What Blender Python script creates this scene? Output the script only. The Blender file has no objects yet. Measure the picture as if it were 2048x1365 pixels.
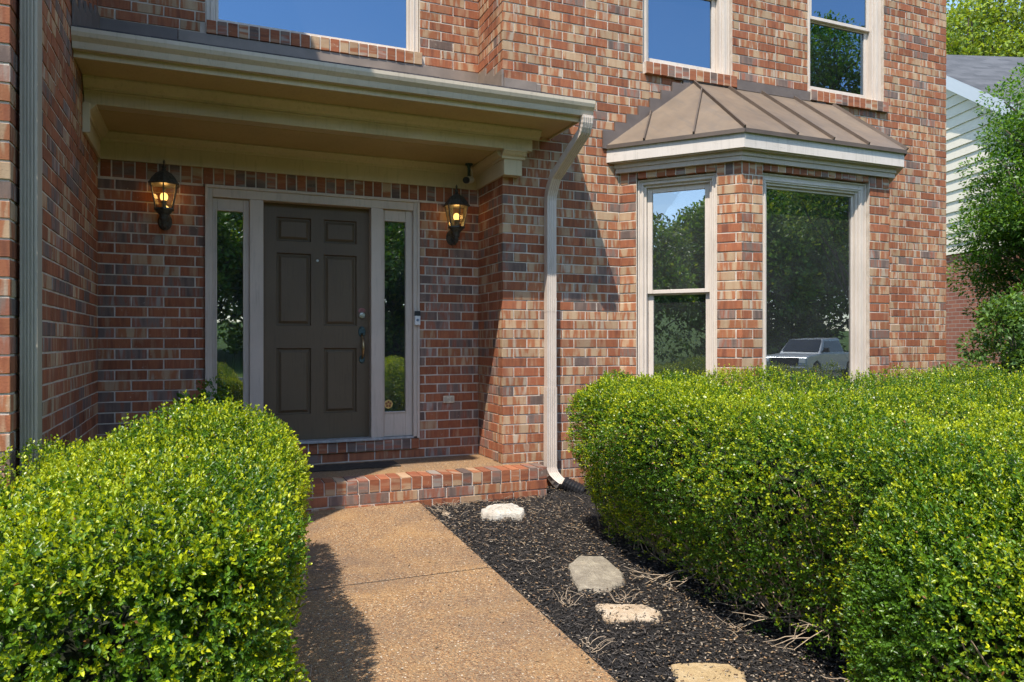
import bpy, math, random
import numpy as np
from mathutils import Vector, Matrix
S = bpy.context.scene
COL = S.collection
random.seed(7); RNG = np.random.default_rng(7)
rad = math.radians

# ---------------------------------------------------------------- camera
YAW = 22.6; FPX = 1471.0; CAMZ = 1.25
cam = bpy.data.objects.new('camera', bpy.data.cameras.new('camera')); COL.objects.link(cam)
cam.location = (0, 0, CAMZ); cam.rotation_euler = (rad(90), 0, rad(-YAW))
cam.data.sensor_width = 36; cam.data.lens = FPX/2048*36
cam.data.clip_start = 0.05; cam.data.clip_end = 600
S.camera = cam
# ---------------------------------------------------------------- sky, sun, exposure
SD = Vector((.93, 1, -2.35)).normalized()          # direction the sunlight travels
elev = math.asin(-SD.z); az = math.atan2(-SD.x, -SD.y)   # azimuth of the sun measured from +Y towards +X
w = bpy.data.worlds.new('World'); S.world = w; w.use_nodes = True
nt = w.node_tree; nt.nodes.clear()
o_ = nt.nodes.new('ShaderNodeOutputWorld'); b_ = nt.nodes.new('ShaderNodeBackground'); s_ = nt.nodes.new('ShaderNodeTexSky')
s_.sky_type = 'NISHITA'; s_.sun_disc = False; s_.sun_elevation = elev; s_.sun_rotation = az
s_.air_density = 1.0; s_.dust_density = .3; s_.ozone_density = 1.4
b_.inputs[1].default_value = .15
nt.links.new(s_.outputs[0], b_.inputs[0]); nt.links.new(b_.outputs[0], o_.inputs[0])
sl = bpy.data.lights.new('sun', 'SUN'); sl.energy = 3.15; sl.angle = rad(.5); sl.color = (1, .93, .83)
so = bpy.data.objects.new('sun', sl); COL.objects.link(so); so.rotation_euler = SD.to_track_quat('-Z', 'Y').to_euler()
S.view_settings.view_transform = 'Standard'; S.view_settings.look = 'None'
S.view_settings.exposure = 1.24; S.view_settings.gamma = 1

# ---------------------------------------------------------------- helpers
CY, SY = math.cos(rad(YAW)), math.sin(rad(YAW))
def X(px, Y):                       # world x of the photo column px on the plane y = Y
    u = (px-1024)/FPX; d = Y/(CY-u*SY); return d*(SY+u*CY)
WO = {}                             # world origin of each object
def link(o, org=(0,0,0), parent=None):
    COL.objects.link(o); WO[o.name] = Vector(org)
    if parent is not None:
        o.parent = parent; o.location = Vector(org)-WO[parent.name]
    else: o.location = org
    return o
def tag(o, label=None, cat=None, group=None, kind=None):
    if label: o['label'] = label
    if cat: o['category'] = cat
    if group: o['group'] = group
    if kind: o['kind'] = kind
    return o
def empty(name, loc, label, cat, group=None):
    o = bpy.data.objects.new(name, None); o.empty_display_size = .1
    link(o, loc); return tag(o, label, cat, group)
class Fr:                           # local frame: x along the wall, y into it, z up
    def __init__(s, ox=0, oy=0, a=0): s.ox, s.oy, s.c, s.s = ox, oy, math.cos(rad(a)), math.sin(rad(a))
    def __call__(s, p): return (s.ox+p[0]*s.c-p[1]*s.s, s.oy+p[0]*s.s+p[1]*s.c, p[2])
    def hit(s, px, dep=0):          # local x where the photo column px meets the plane local y = dep
        u = (px-1024)/FPX; dx, dy = SY+u*CY, CY-u*SY
        ox, oy, _ = s((0, dep, 0)); # solve o + t*(c,s) = k*(dx,dy)
        det = -s.c*dy+s.s*dx
        return (ox*dy-oy*dx)/det
W0 = Fr()
class MB:
    def __init__(s, fr=W0): s.v = []; s.f = []; s.m = []; s.fr = fr; s.mi = 0; s.att = None
    def add(s, vs, fs):
        n = len(s.v); s.v += [s.fr(p) for p in vs]; s.f += [tuple(i+n for i in f) for f in fs]; s.m += [s.mi]*len(fs)
    def box(s, x0, x1, y0, y1, z0, z1):
        s.add([(x0,y0,z0),(x1,y0,z0),(x1,y1,z0),(x0,y1,z0),(x0,y0,z1),(x1,y0,z1),(x1,y1,z1),(x0,y1,z1)],
              [(0,3,2,1),(4,5,6,7),(0,1,5,4),(1,2,6,5),(2,3,7,6),(3,0,4,7)])
    def prof(s, pts, x0, x1, sk0=0, sk1=0):      # (y,z) outline swept along local x; sk = x shift per y
        n = len(pts)
        s.add([(x0+sk0*y, y, z) for y, z in pts]+[(x1+sk1*y, y, z) for y, z in pts],
              [(i, (i+1) % n, n+(i+1) % n, n+i) for i in range(n)]+[tuple(range(n))[::-1], tuple(range(n, 2*n))])
    def poly(s, pts, h):                         # flat polygon (x,y,z) extruded by vector h
        n = len(pts); h = Vector(h)
        s.add([tuple(p) for p in pts]+[tuple(Vector(p)+h) for p in pts],
              [tuple(range(n))[::-1], tuple(range(n, 2*n))]+[(i, (i+1) % n, n+(i+1) % n, n+i) for i in range(n)])
    def tube(s, path, r, n=6, cap=True, sec=None):
        P = [Vector(p) for p in path]; rr = r if hasattr(r, '__len__') else [r]*len(P)
        vs = []; up = None
        for i, p in enumerate(P):
            t = (P[min(i+1, len(P)-1)]-P[max(i-1, 0)]).normalized()
            if up is None:
                up = Vector((0,0,1)) if abs(t.z) < .9 else Vector((1,0,0))
            a = t.cross(up).normalized(); b = a.cross(t).normalized(); up = b
            if sec:
                vs += [tuple(p+a*q[0]*rr[i]+b*q[1]*rr[i]) for q in sec]
            else:
                vs += [tuple(p+a*math.cos(2*math.pi*k/n)*rr[i]+b*math.sin(2*math.pi*k/n)*rr[i]) for k in range(n)]
        if sec: n = len(sec)
        fs = [(i*n+k, i*n+(k+1) % n, (i+1)*n+(k+1) % n, (i+1)*n+k) for i in range(len(P)-1) for k in range(n)]
        if cap: fs += [tuple(range(n))[::-1], tuple(range((len(P)-1)*n, len(P)*n))]
        s.add(vs, fs)
    def lathe(s, c, pr, n=16, ph=0):             # (r,z) outline about vertical axis at c
        vs = []; m = len(pr)
        for r, z in pr:
            vs += [(c[0]+r*math.cos(2*math.pi*k/n+ph), c[1]+r*math.sin(2*math.pi*k/n+ph), c[2]+z) for k in range(n)]
        fs = [(i*n+k, i*n+(k+1) % n, (i+1)*n+(k+1) % n, (i+1)*n+k) for i in range(m-1) for k in range(n)]
        fs += [tuple(range(n))[::-1], tuple(range((m-1)*n, m*n))]
        s.add(vs, fs)
    def build(s, name, mats, parent=None, org=None, smooth=False, bevel=0, seg=2, autos=None):
        org = Vector(org) if org is not None else (WO[parent.name] if parent is not None else Vector((0,0,0)))
        me = bpy.data.meshes.new(name)
        me.from_pydata([tuple(Vector(p)-org) for p in s.v], [], s.f); me.validate(); 
        for m in (mats if isinstance(mats, (list, tuple)) else [mats]): me.materials.append(m)
        if isinstance(mats, (list, tuple)) and len(me.polygons) == len(s.m): me.polygons.foreach_set('material_index', s.m)
        if smooth: me.polygons.foreach_set('use_smooth', [True]*len(me.polygons))
        me.update()
        o = bpy.data.objects.new(name, me); link(o, org, parent)
        if not smooth or bevel:
            import bmesh
            bm = bmesh.new(); bm.from_mesh(me); bmesh.ops.recalc_face_normals(bm, faces=bm.faces); bm.to_mesh(me); bm.free()
        if bevel:
            b = o.modifiers.new('bev', 'BEVEL'); b.width = bevel; b.segments = seg; b.limit_method = 'ANGLE'; b.angle_limit = rad(40)
        return o
def np_mesh(name, V, F, mat, parent=None, org=(0,0,0), col=None, smooth=False, kind=None):
    """V (n,3) world, F (m,k) ints"""
    if parent is not None: org = WO[parent.name]
    V = V-np.array(org)[None, :]
    me = bpy.data.meshes.new(name); k = F.shape[1]
    me.vertices.add(len(V)); me.vertices.foreach_set('co', V.astype(np.float32).ravel())
    me.loops.add(F.size); me.loops.foreach_set('vertex_index', F.astype(np.int32).ravel())
    me.polygons.add(len(F)); me.polygons.foreach_set('loop_start', (np.arange(len(F))*k).astype(np.int32))
    try: me.polygons.foreach_set('loop_total', np.full(len(F), k, np.int32))
    except Exception: pass
    if smooth: me.polygons.foreach_set('use_smooth', np.ones(len(F), bool))
    if col is not None:
        a = me.color_attributes.new('col', 'FLOAT_COLOR', 'POINT'); a.data.foreach_set('color', col.astype(np.float32).ravel())
    me.materials.append(mat); me.update(calc_edges=True)
    o = bpy.data.objects.new(name, me); link(o, org, parent)
    return o

# ---------------------------------------------------------------- materials
def mat(name):
    m = bpy.data.materials.new(name); m.use_nodes = True; t = m.node_tree; t.nodes.clear()
    o = t.nodes.new('ShaderNodeOutputMaterial'); return m, t, o
def N(t, k, **kw):
    n = t.nodes.new('ShaderNode'+k)
    for a, v in kw.items():
        if a.startswith('i_'): n.inputs[a[2:].replace('_', ' ')].default_value = v
        else: setattr(n, a, v)
    return n
def ramp(t, fac, stops, interp='LINEAR'):
    r = t.nodes.new('ShaderNodeValToRGB'); r.color_ramp.interpolation = interp
    e = r.color_ramp.elements
    while len(e) < len(stops): e.new(.5)
    for i, (p, c) in enumerate(stops):
        e[i].position = p; e[i].color = (*c, 1) if len(c) == 3 else c
    t.links.new(fac, r.inputs[0]); return r.outputs[0]
def mix(t, a, b, fac, mode='MIX'):
    m = t.nodes.new('ShaderNodeMix'); m.data_type = 'RGBA'; m.blend_type = mode
    for s, v in ((m.inputs[6], a), (m.inputs[7], b), (m.inputs[0], fac)):
        if hasattr(v, 'is_output'): t.links.new(v, s)
        elif isinstance(v, tuple): s.default_value = (*v, 1) if len(v) == 3 else v
        else: s.default_value = v
    return m.outputs[2]
def coords(t, scale=None, kind='Object'):
    c = t.nodes.new('ShaderNodeTexCoord').outputs[kind]
    if scale:
        mp = t.nodes.new('ShaderNodeMapping'); mp.inputs['Scale'].default_value = scale; t.links.new(c, mp.inputs[0]); c = mp.outputs[0]
    return c
def noise(t, vec, scale, detail=3, rough=.5, dist=0):
    n = N(t, 'TexNoise'); n.inputs['Scale'].default_value = scale; n.inputs['Detail'].default_value = detail
    n.inputs['Roughness'].default_value = rough; n.inputs['Distortion'].default_value = dist
    if vec is not None: t.links.new(vec, n.inputs['Vector'])
    return n.outputs['Fac']
def bump(t, h, strength, dist):
    b = N(t, 'Bump'); b.inputs['Strength'].default_value = strength; b.inputs['Distance'].default_value = dist
    t.links.new(h, b.inputs['Height']); return b.outputs[0]
def bsdf(t, o, col, rough=.6, nrm=None, spec=.5, metal=0):
    p = N(t, 'BsdfPrincipled')
    if hasattr(col, 'is_output'): t.links.new(col, p.inputs['Base Color'])
    else: p.inputs['Base Color'].default_value = (*col, 1)
    if hasattr(rough, 'is_output'): t.links.new(rough, p.inputs['Roughness'])
    else: p.inputs['Roughness'].default_value = rough
    p.inputs['Specular IOR Level'].default_value = spec; p.inputs['Metallic'].default_value = metal
    if nrm is not None: t.links.new(nrm, p.inputs['Normal'])
    t.links.new(p.outputs[0], o.inputs[0]); return p
def simple(name, col, rough=.6, nscale=0, namt=.12, bmp=0, bscale=60, metal=0, spec=.5, streak=None):
    m, t, o = mat(name); c = col; nr = None
    co = coords(t, streak) if streak else coords(t)
    if nscale:
        f = noise(t, co, nscale, 4, .6)
        d = tuple(x*(1-namt) for x in col); l = tuple(min(1, x*(1+namt)) for x in col)
        c = ramp(t, f, [(.3, d), (.7, l)])
    if bmp: nr = bump(t, noise(t, coords(t), bscale, 3), bmp, .004)
    bsdf(t, o, c, rough, nr, spec, metal); return m

M = {}
TAUPE = (.50, .42, .345)
def paint(name, col, worn=0):
    m, t, o = mat(name); co = coords(t)
    f = noise(t, co, 2.2, 5, .6)
    c = ramp(t, f, [(.3, tuple(x*.88 for x in col)), (.7, tuple(min(1, x*1.06) for x in col))])
    # dirt streaks running down
    g = noise(t, coords(t, (14, 14, 1.2)), 3, 4, .7)
    c = mix(t, c, tuple(x*.62 for x in col), ramp(t, g, [(.52, (0,0,0)), (.75, (.6,)*3)]))
    if worn:
        k = noise(t, coords(t, (1, 1, 6)), 9, 5, .8)
        c = mix(t, c, (.28, .25, .22), ramp(t, k, [(.63, (0,0,0)), (.66, (worn,)*3)]))
    nr = bump(t, noise(t, coords(t, (1.5, 1.5, 12)), 30, 3), .25, .002)
    bsdf(t, o, c, .5, nr, .35); return m
M['trim'] = paint('trim_paint', TAUPE)
M['fascia'] = paint('fascia_paint', (.60, .54, .48), .8)
M['casing'] = paint('casing_paint', (.60, .525, .45))
M['soffit'] = paint('soffit_paint', (.50, .385, .20))
M['entab'] = paint('cream_board_paint', (.53, .44, .29))
M['gutter'] = paint('gutter_enamel', (.50, .43, .33))
M['downspout'] = paint('downspout_enamel', (.56, .48, .41))
M['grey_down'] = paint('grey_downspout', (.37, .32, .245))
M['door'] = paint('door_paint', (.112, .080, .047))
M['flash'] = simple('flashing_metal', (.13, .10, .082), .5, 5, .2, .3, 8)
M['shingle'] = simple('porch_shingle', (.06, .052, .055), .9, 40, .5, .8, 120)
M['black'] = simple('black_plastic', (.012, .012, .014), .4)
M['whitep'] = simple('white_plastic', (.62, .62, .60), .35)
M['silver'] = simple('satin_nickel', (.6, .58, .55), .3, metal=1)
M['verdigris'] = simple('aged_brass', (.05, .085, .085), .5, 60, .5, metal=.4)
M['bronze'] = simple('lantern_bronze', (.065, .063, .054), .5, 50, .6, .3, 80, metal=.3)
M['brassworn'] = simple('worn_brass', (.34, .24, .12), .35, 40, .3, metal=.8)
M['interior'] = simple('interior_plaster', (.22, .22, .21), .9)
M['ifloor'] = simple('interior_floor', (.10, .07, .05), .6)
M['curtain'] = simple('curtain_cloth', (.72, .72, .74), .9, 3, .2)
M['bark'] = simple('bark', (.11, .085, .06), .9, 14, .4, .6, 40)
M['twig'] = simple('dry_twig', (.30, .22, .15), .8, 30, .35)
M['deadtwig'] = simple('bleached_twig', (.34, .26, .18), .8, 30, .25)
M['core'] = simple('hedge_shade_core', (.022, .030, .010), 1, 60, .9, 1, 50)  # near-black green: the shade inside the hedge is put into this colour

def m_baymetal():
    m, t, o = mat('bay_roof_metal'); co = coords(t)
    c = ramp(t, noise(t, co, 2.5, 5, .65), [(.25, (.115, .086, .062)), (.75, (.205, .15, .10))])
    c = mix(t, c, (.10, .085, .072), ramp(t, noise(t, coords(t, (7, 1.2, 1.2)), 2.2, 5, .7), [(.5, (0,0,0)), (.78, (.75,)*3)]))
    c = mix(t, c, (.10, .085, .07), ramp(t, noise(t, co, 45, 2), [(.7, (0,0,0)), (.78, (.7,)*3)]))
    bsdf(t, o, c, .48, bump(t, noise(t, co, 3.5, 2), .5, .03), .5); return m
M['baymetal'] = m_baymetal()

def m_brick():
    m, t, o = mat('wall_brick')
    a = N(t, 'Attribute'); a.attribute_name = 'bcol'
    sp = N(t, 'SeparateColor'); t.links.new(a.outputs['Color'], sp.inputs[0])
    r, g, b = sp.outputs
    uv = N(t, 'UVMap'); uv.uv_map = 'UVMap'
    su = N(t, 'SeparateXYZ'); t.links.new(uv.outputs[0], su.inputs[0])
    def mad(x, k, y, k2):
        m1 = N(t, 'Math', operation='MULTIPLY'); t.links.new(x, m1.inputs[0]); m1.inputs[1].default_value = k
        m2 = N(t, 'Math', operation='MULTIPLY_ADD'); t.links.new(y, m2.inputs[0]); m2.inputs[1].default_value = k2; t.links.new(m1.outputs[0], m2.inputs[2])
        return m2.outputs[0]
    cx = N(t, 'CombineXYZ'); t.links.new(mad(su.outputs[0], 17, g, 87), cx.inputs[0]); t.links.new(mad(su.outputs[1], 2.2, b, 31), cx.inputs[1])
    t.links.new(mad(r, 13, b, 9), cx.inputs[2])
    band = noise(t, cx.outputs[0], 1.0, 3, .45)
    red = ramp(t, band, [(.30, (.18, .064, .037)), (.45, (.32, .115, .054)), (.55, (.26, .086, .043)), (.70, (.38, .22, .128))])
    tan = ramp(t, band, [(.34, (.43, .30, .185)), (.46, (.39, .245, .145)), (.51, (.33, .13, .060)), (.58, (.31, .115, .053)), (.68, (.41, .325, .24))])
    gry = ramp(t, band, [(.36, (.135, .095, .08)), (.48, (.21, .145, .115)), (.56, (.27, .10, .06)), (.66, (.30, .25, .21))])
    c = mix(t, red, tan, ramp(t, r, [(.42, (0,0,0)), (.44, (1,1,1))]))
    c = mix(t, c, gry, ramp(t, r, [(.79, (0,0,0)), (.80, (1,1,1))]))
    gm = N(t, 'MapRange'); gm.inputs[3].default_value = .82; gm.inputs[4].default_value = 1.16; t.links.new(g, gm.inputs[0])
    c = mix(t, c, gm.outputs[0], 1.0, 'MULTIPLY')
    co = coords(t)
    wm = N(t, 'MapRange'); wm.inputs[3].default_value = .74; wm.inputs[4].default_value = 1.22; t.links.new(noise(t, co, 1.6, 5, .65), wm.inputs[0])
    c = mix(t, c, wm.outputs[0], 1.0, 'MULTIPLY')
    c = mix(t, c, (.05, .03, .025), ramp(t, noise(t, co, 160, 3, .7), [(.62, (0,0,0)), (.72, (.65,)*3)]))
    c = mix(t, c, (.62, .52, .42), ramp(t, noise(t, co, 26, 5, .8), [(.62, (0,0,0)), (.74, (.55,)*3)]))
    nr = bump(t, noise(t, co, 150, 4, .7), .5, .004)
    bsdf(t, o, c, .85, nr, .25); return m
M['brick'] = m_brick()
def m_mortar():
    m, t, o = mat('mortar'); co = coords(t)
    c = ramp(t, noise(t, co, 14, 5, .7), [(.3, (.44, .37, .30)), (.7, (.64, .56, .47))])
    bsdf(t, o, c, .95, bump(t, noise(t, co, 130, 3, .7), .7, .004), .2); return m
M['mortar'] = m_mortar()
def m_aggregate():
    m, t, o = mat('exposed_aggregate'); co = coords(t)
    v = N(t, 'TexVoronoi'); v.inputs['Scale'].default_value = 120; t.links.new(co, v.inputs['Vector'])
    sp = N(t, 'SeparateColor'); t.links.new(v.outputs['Color'], sp.inputs[0])
    c = ramp(t, sp.outputs[0], [(0, (.17, .08, .036)), (.3, (.32, .17, .07)), (.5, (.41, .225, .095)), (.7, (.48, .30, .15)), (.86, (.28, .15, .075)), (.955, (.56, .44, .30)), (.985, (.66, .58, .46))], 'CONSTANT')
    d = v.outputs['Distance']
    c = mix(t, c, (.22, .15, .085), ramp(t, d, [(.42, (0,0,0)), (.62, (1,1,1))]))
    st = noise(t, co, 1.3, 5, .65)
    c = mix(t, c, (.12, .085, .065), ramp(t, st, [(.42, (0,0,0)), (.72, (.7,)*3)]))
    c = mix(t, c, (.44, .25, .09), ramp(t, noise(t, co, 2.7, 3), [(.5, (0,0,0)), (.75, (.35,)*3)]))
    dd = ramp(t, d, [(0, (1,1,1)), (.6, (0,0,0))])
    bsdf(t, o, c, .7, bump(t, dd, .8, .005), .35); return m
M['agg'] = m_aggregate()
def m_mulchbase():
    m, t, o = mat('mulch_soil'); co = coords(t)
    c = ramp(t, noise(t, co, 45, 6, .8), [(.3, (.010, .009, .009)), (.6, (.030, .026, .024)), (.8, (.06, .048, .04))])
    bsdf(t, o, c, .9, bump(t, noise(t, co, 60, 6, .8), 1, .03), .3); return m
M['mulch'] = m_mulchbase()
def m_colattr(name, rough, spec, bm=0):
    m, t, o = mat(name); a = N(t, 'Attribute'); a.attribute_name = 'col'
    bsdf(t, o, a.outputs['Color'], rough, None, spec); return m
M['chips'] = m_colattr('wood_shreds', .7, .35)
def m_leaf(name, rough, transl, spec=.5):
    m, t, o = mat(name); a = N(t, 'Attribute'); a.attribute_name = 'col'
    p = N(t, 'BsdfPrincipled'); p.inputs['Roughness'].default_value = rough; p.inputs['Specular IOR Level'].default_value = spec
    t.links.new(a.outputs['Color'], p.inputs['Base Color'])
    tr = N(t, 'BsdfTranslucent'); tc = mix(t, a.outputs['Color'], (1.6, 1.5, .35), 1.0, 'MULTIPLY'); t.links.new(tc, tr.inputs[0])
    mx = N(t, 'MixShader'); mx.inputs[0].default_value = transl
    t.links.new(p.outputs[0], mx.inputs[1]); t.links.new(tr.outputs[0], mx.inputs[2]); t.links.new(mx.outputs[0], o.inputs[0]); return m
M['leaf'] = m_leaf('boxwood_leaf', .36, .35, .5)
M['treeleaf'] = m_leaf('tree_leaf', .45, .35, .4)
def m_glass(name, refl=1.9, tint=.72, wave=.015, gc=(.9, .96, 1, 1), veil=.035):
    m, t, o = mat(name)
    tr = N(t, 'BsdfTransparent'); tr.inputs[0].default_value = (tint, tint, tint, 1)
    gl = N(t, 'BsdfGlossy'); gl.inputs['Roughness'].default_value = .0; gl.inputs['Color'].default_value = gc
    bn = bump(t, noise(t, coords(t), 2.3, 2), wave, .1); t.links.new(bn, gl.inputs['Normal'])
    fr = N(t, 'Fresnel'); fr.inputs[0].default_value = refl
    mx = N(t, 'MixShader'); t.links.new(fr.outputs[0], mx.inputs[0]); t.links.new(tr.outputs[0], mx.inputs[1]); t.links.new(gl.outputs[0], mx.inputs[2])
    if veil:
        df = N(t, 'BsdfDiffuse'); df.inputs[0].default_value = (.5, .52, .54, 1); m2 = N(t, 'MixShader')
        f2 = ramp(t, noise(t, coords(t), 1.7, 6, .7, .5), [(.3, (veil*.4,)*3), (.75, (veil*1.6,)*3)]); t.links.new(f2, m2.inputs[0])
        t.links.new(mx.outputs[0], m2.inputs[1]); t.links.new(df.outputs[0], m2.inputs[2]); mx = m2
    t.links.new(mx.outputs[0], o.inputs[0]); return m
M['glass'] = m_glass('window_glass', 3.3, .6, .009)
M['plate'] = m_glass('plate_glass', 3.4, .6, .0015)
M['skyglass'] = m_glass('sky_tinted_glass', 3.4, .5, .002, (.43, .68, .95, 1), .012)  # blue of the mirrored sky is deepened by tinting the reflection
M['lampglass'] = m_glass('seeded_lamp_glass', 1.55, .9, .4)
M['lampglass'].node_tree.nodes['Transparent BSDF'].inputs[0].default_value = (.80, .62, .36, 1)
def m_emit(name, col, s):
    m, t, o = mat(name); e = N(t, 'Emission'); e.inputs[0].default_value = (*col, 1); e.inputs[1].default_value = s
    t.links.new(e.outputs[0], o.inputs[0]); return m
M['bulb'] = m_emit('lit_bulb', (1, .68, .28), 1.5)
def m_lawn():
    m, t, o = mat('lawn_grass'); co = coords(t)
    c = ramp(t, noise(t, co, 3, 8, .75), [(.3, (.045, .085, .015)), (.6, (.09, .15, .03)), (.8, (.14, .18, .05))])
    bsdf(t, o, c, .9, bump(t, noise(t, co, 40, 4, .8), 1, .05), .2); return m
M['lawn'] = m_lawn()
M['asphalt'] = simple('asphalt', (.09, .09, .088), .9, 30, .25)
M['siding'] = simple('siding_paint', (.70, .63, .50), .6, 2, .06)
M['bluetrim'] = simple('white_trim', (.60, .63, .66), .6)
def m_nroof():
    m, t, o = mat('grey_shingle'); co = coords(t)
    b = N(t, 'TexBrick'); b.inputs['Scale'].default_value = 3.2; b.inputs['Mortar Size'].default_value = .006; b.inputs['Row Height'].default_value = .45; b.inputs['Brick Width'].default_value = .9
    b.inputs['Color1'].default_value = (.05, .053, .057, 1); b.inputs['Color2'].default_value = (.09, .093, .098, 1); b.inputs['Mortar'].default_value = (.08, .08, .09, 1)
    t.links.new(coords(t, None, 'UV'), b.inputs['Vector'])
    c = mix(t, b.outputs[0], (.11, .11, .115), ramp(t, noise(t, co, 6, 5, .8), [(.5, (0,0,0)), (.7, (.6,)*3)]))
    bsdf(t, o, c, .9); return m
M['nroof'] = m_nroof()
def m_nbrick():
    m, t, o = mat('neighbour_brick'); co = coords(t, None, 'UV')
    b = N(t, 'TexBrick'); b.inputs['Scale'].default_value = 1; b.inputs['Mortar Size'].default_value = .006; b.inputs['Row Height'].default_value = .075; b.inputs['Brick Width'].default_value = .215
    b.inputs['Color1'].default_value = (.36, .13, .075, 1); b.inputs['Color2'].default_value = (.27, .09, .055, 1); b.inputs['Mortar'].default_value = (.36, .27, .21, 1)
    t.links.new(co, b.inputs['Vector'])
    bsdf(t, o, b.outputs[0], .9, bump(t, b.outputs[1], -.6, .01)); return m
M['nbrick'] = m_nbrick()
def m_stone(name, a, b, c):
    m, t, o = mat(name); co = coords(t)
    k = ramp(t, noise(t, co, 9, 7, .7, .6), [(.3, a), (.52, b), (.75, c)])
    k = mix(t, k, tuple(x*.35 for x in a), ramp(t, noise(t, co, 70, 4, .8), [(.6, (0,0,0)), (.75, (.6,)*3)]))
    bsdf(t, o, k, .85, bump(t, noise(t, co, 28, 7, .75), .9, .02), .3); return m
M['st_white'] = m_stone('white_limestone', (.34, .29, .23), (.54, .50, .43), (.62, .59, .53))
M['st_grey'] = m_stone('lichened_stone', (.20, .17, .13), (.30, .26, .20), (.44, .39, .29))
M['st_tan'] = m_stone('tan_flagstone', (.36, .25, .15), (.52, .41, .29), (.60, .52, .42))
M['st_gold'] = m_stone('golden_flagstone', (.36, .25, .12), (.47, .34, .18), (.56, .44, .27))
M['st_dark'] = m_stone('grey_stone', (.12, .12, .12), (.2, .2, .2), (.28, .28, .27))

# ================================================================ GROUND
def gz(y): return -.03-.04*(5.48-max(-5, min(5.76, y)))     # mulch level
def wz(y): return .015-.04*(5.48-max(-5, min(5.48, y)))     # walk level
def sheet(name, x0, x1, ys, zf, m, kind='structure', thick=None):
    b = MB()
    for i in range(len(ys)-1):
        y0, y1 = ys[i], ys[i+1]
        b.add([(x0,y0,zf(y0)),(x1,y0,zf(y0)),(x1,y1,zf(y1)),(x0,y1,zf(y1))], [(0,1,2,3)])
    return tag(b.build(name, m), kind=kind)
LZ = -.49
b = MB(); b.add([(-250,-250,LZ-.02),(250,-250,LZ-.02),(250,250,LZ-.02),(-250,250,LZ-.02)], [(0,1,2,3)])
tag(b.build('ground', M['lawn']), kind='structure')
def yardz(y): return gz(y)-.05
sheet('lawn', -14, 30, [-5, 1.2, 5.76, 12, 30], lambda y: yardz(y), M['lawn'])
sheet('garden_bed', -3.2, 9.4, [.9, 5.76, 8], lambda y: gz(y), M['mulch'])
# street with kerbs behind the camera
b = MB(); b.box(-80, 80, -23, -13.5, LZ-.2, LZ-.004); tag(b.build('street', M['asphalt']), kind='structure')
M['conc'] = simple('concrete', (.36, .34, .30), .9, 8, .2)
b = MB(); b.box(-80, 80, -13.49, -13.3, LZ-.2, LZ+.11); b.box(-80, 80, -23.2, -23.01, LZ-.2, LZ+.11); tag(b.build('kerb', M['conc']), kind='structure')
b = MB(); b.add([(-80,-13.3,LZ+.1),(80,-13.3,LZ+.1),(80,-5,yardz(-5)),(-80,-5,yardz(-5))], [(0,1,2,3)])
b.add([(-80,-70,LZ+3.5),(80,-70,LZ+3.5),(80,-23.2,LZ+.1),(-80,-23.2,LZ+.1)], [(0,1,2,3)])
tag(b.build('front_lawn', M['lawn']), kind='structure')
# walkway slabs
WX0, WX1 = .22, 1.516
b = MB(); 
def slab(y0, y1):
    e = .008
    b.add([(WX0,y0,wz(y0)-e),(WX1,y0,wz(y0)-e),(WX1,y1,wz(y1)-e),(WX0,y1,wz(y1)-e),
           (WX0+e,y0+e,wz(y0)),(WX1-e,y0+e,wz(y0)),(WX1-e,y1-e,wz(y1)),(WX0+e,y1-e,wz(y1)),
           (WX0,y0,wz(y0)-.12),(WX1,y0,wz(y0)-.12),(WX1,y1,wz(y1)-.12),(WX0,y1,wz(y1)-.12)],
          [(4,5,6,7),(0,1,5,4),(1,2,6,5),(2,3,7,6),(3,0,4,7),(8,9,1,0),(9,10,2,1),(10,11,3,2),(11,8,0,3)])
slab(3.957, 5.485); slab(2.247, 3.943); slab(.7, 2.233); slab(-5, .694)
for yj in (3.95, 2.24): b.mi = 1; b.box(WX0+.01, WX1-.01, yj-.0065, yj+.0065, wz(yj)-.05, wz(yj)-.004)
b.mi = 0
tag(b.build('walkway', [M['agg'], M['mulch']]), kind='structure')

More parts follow.
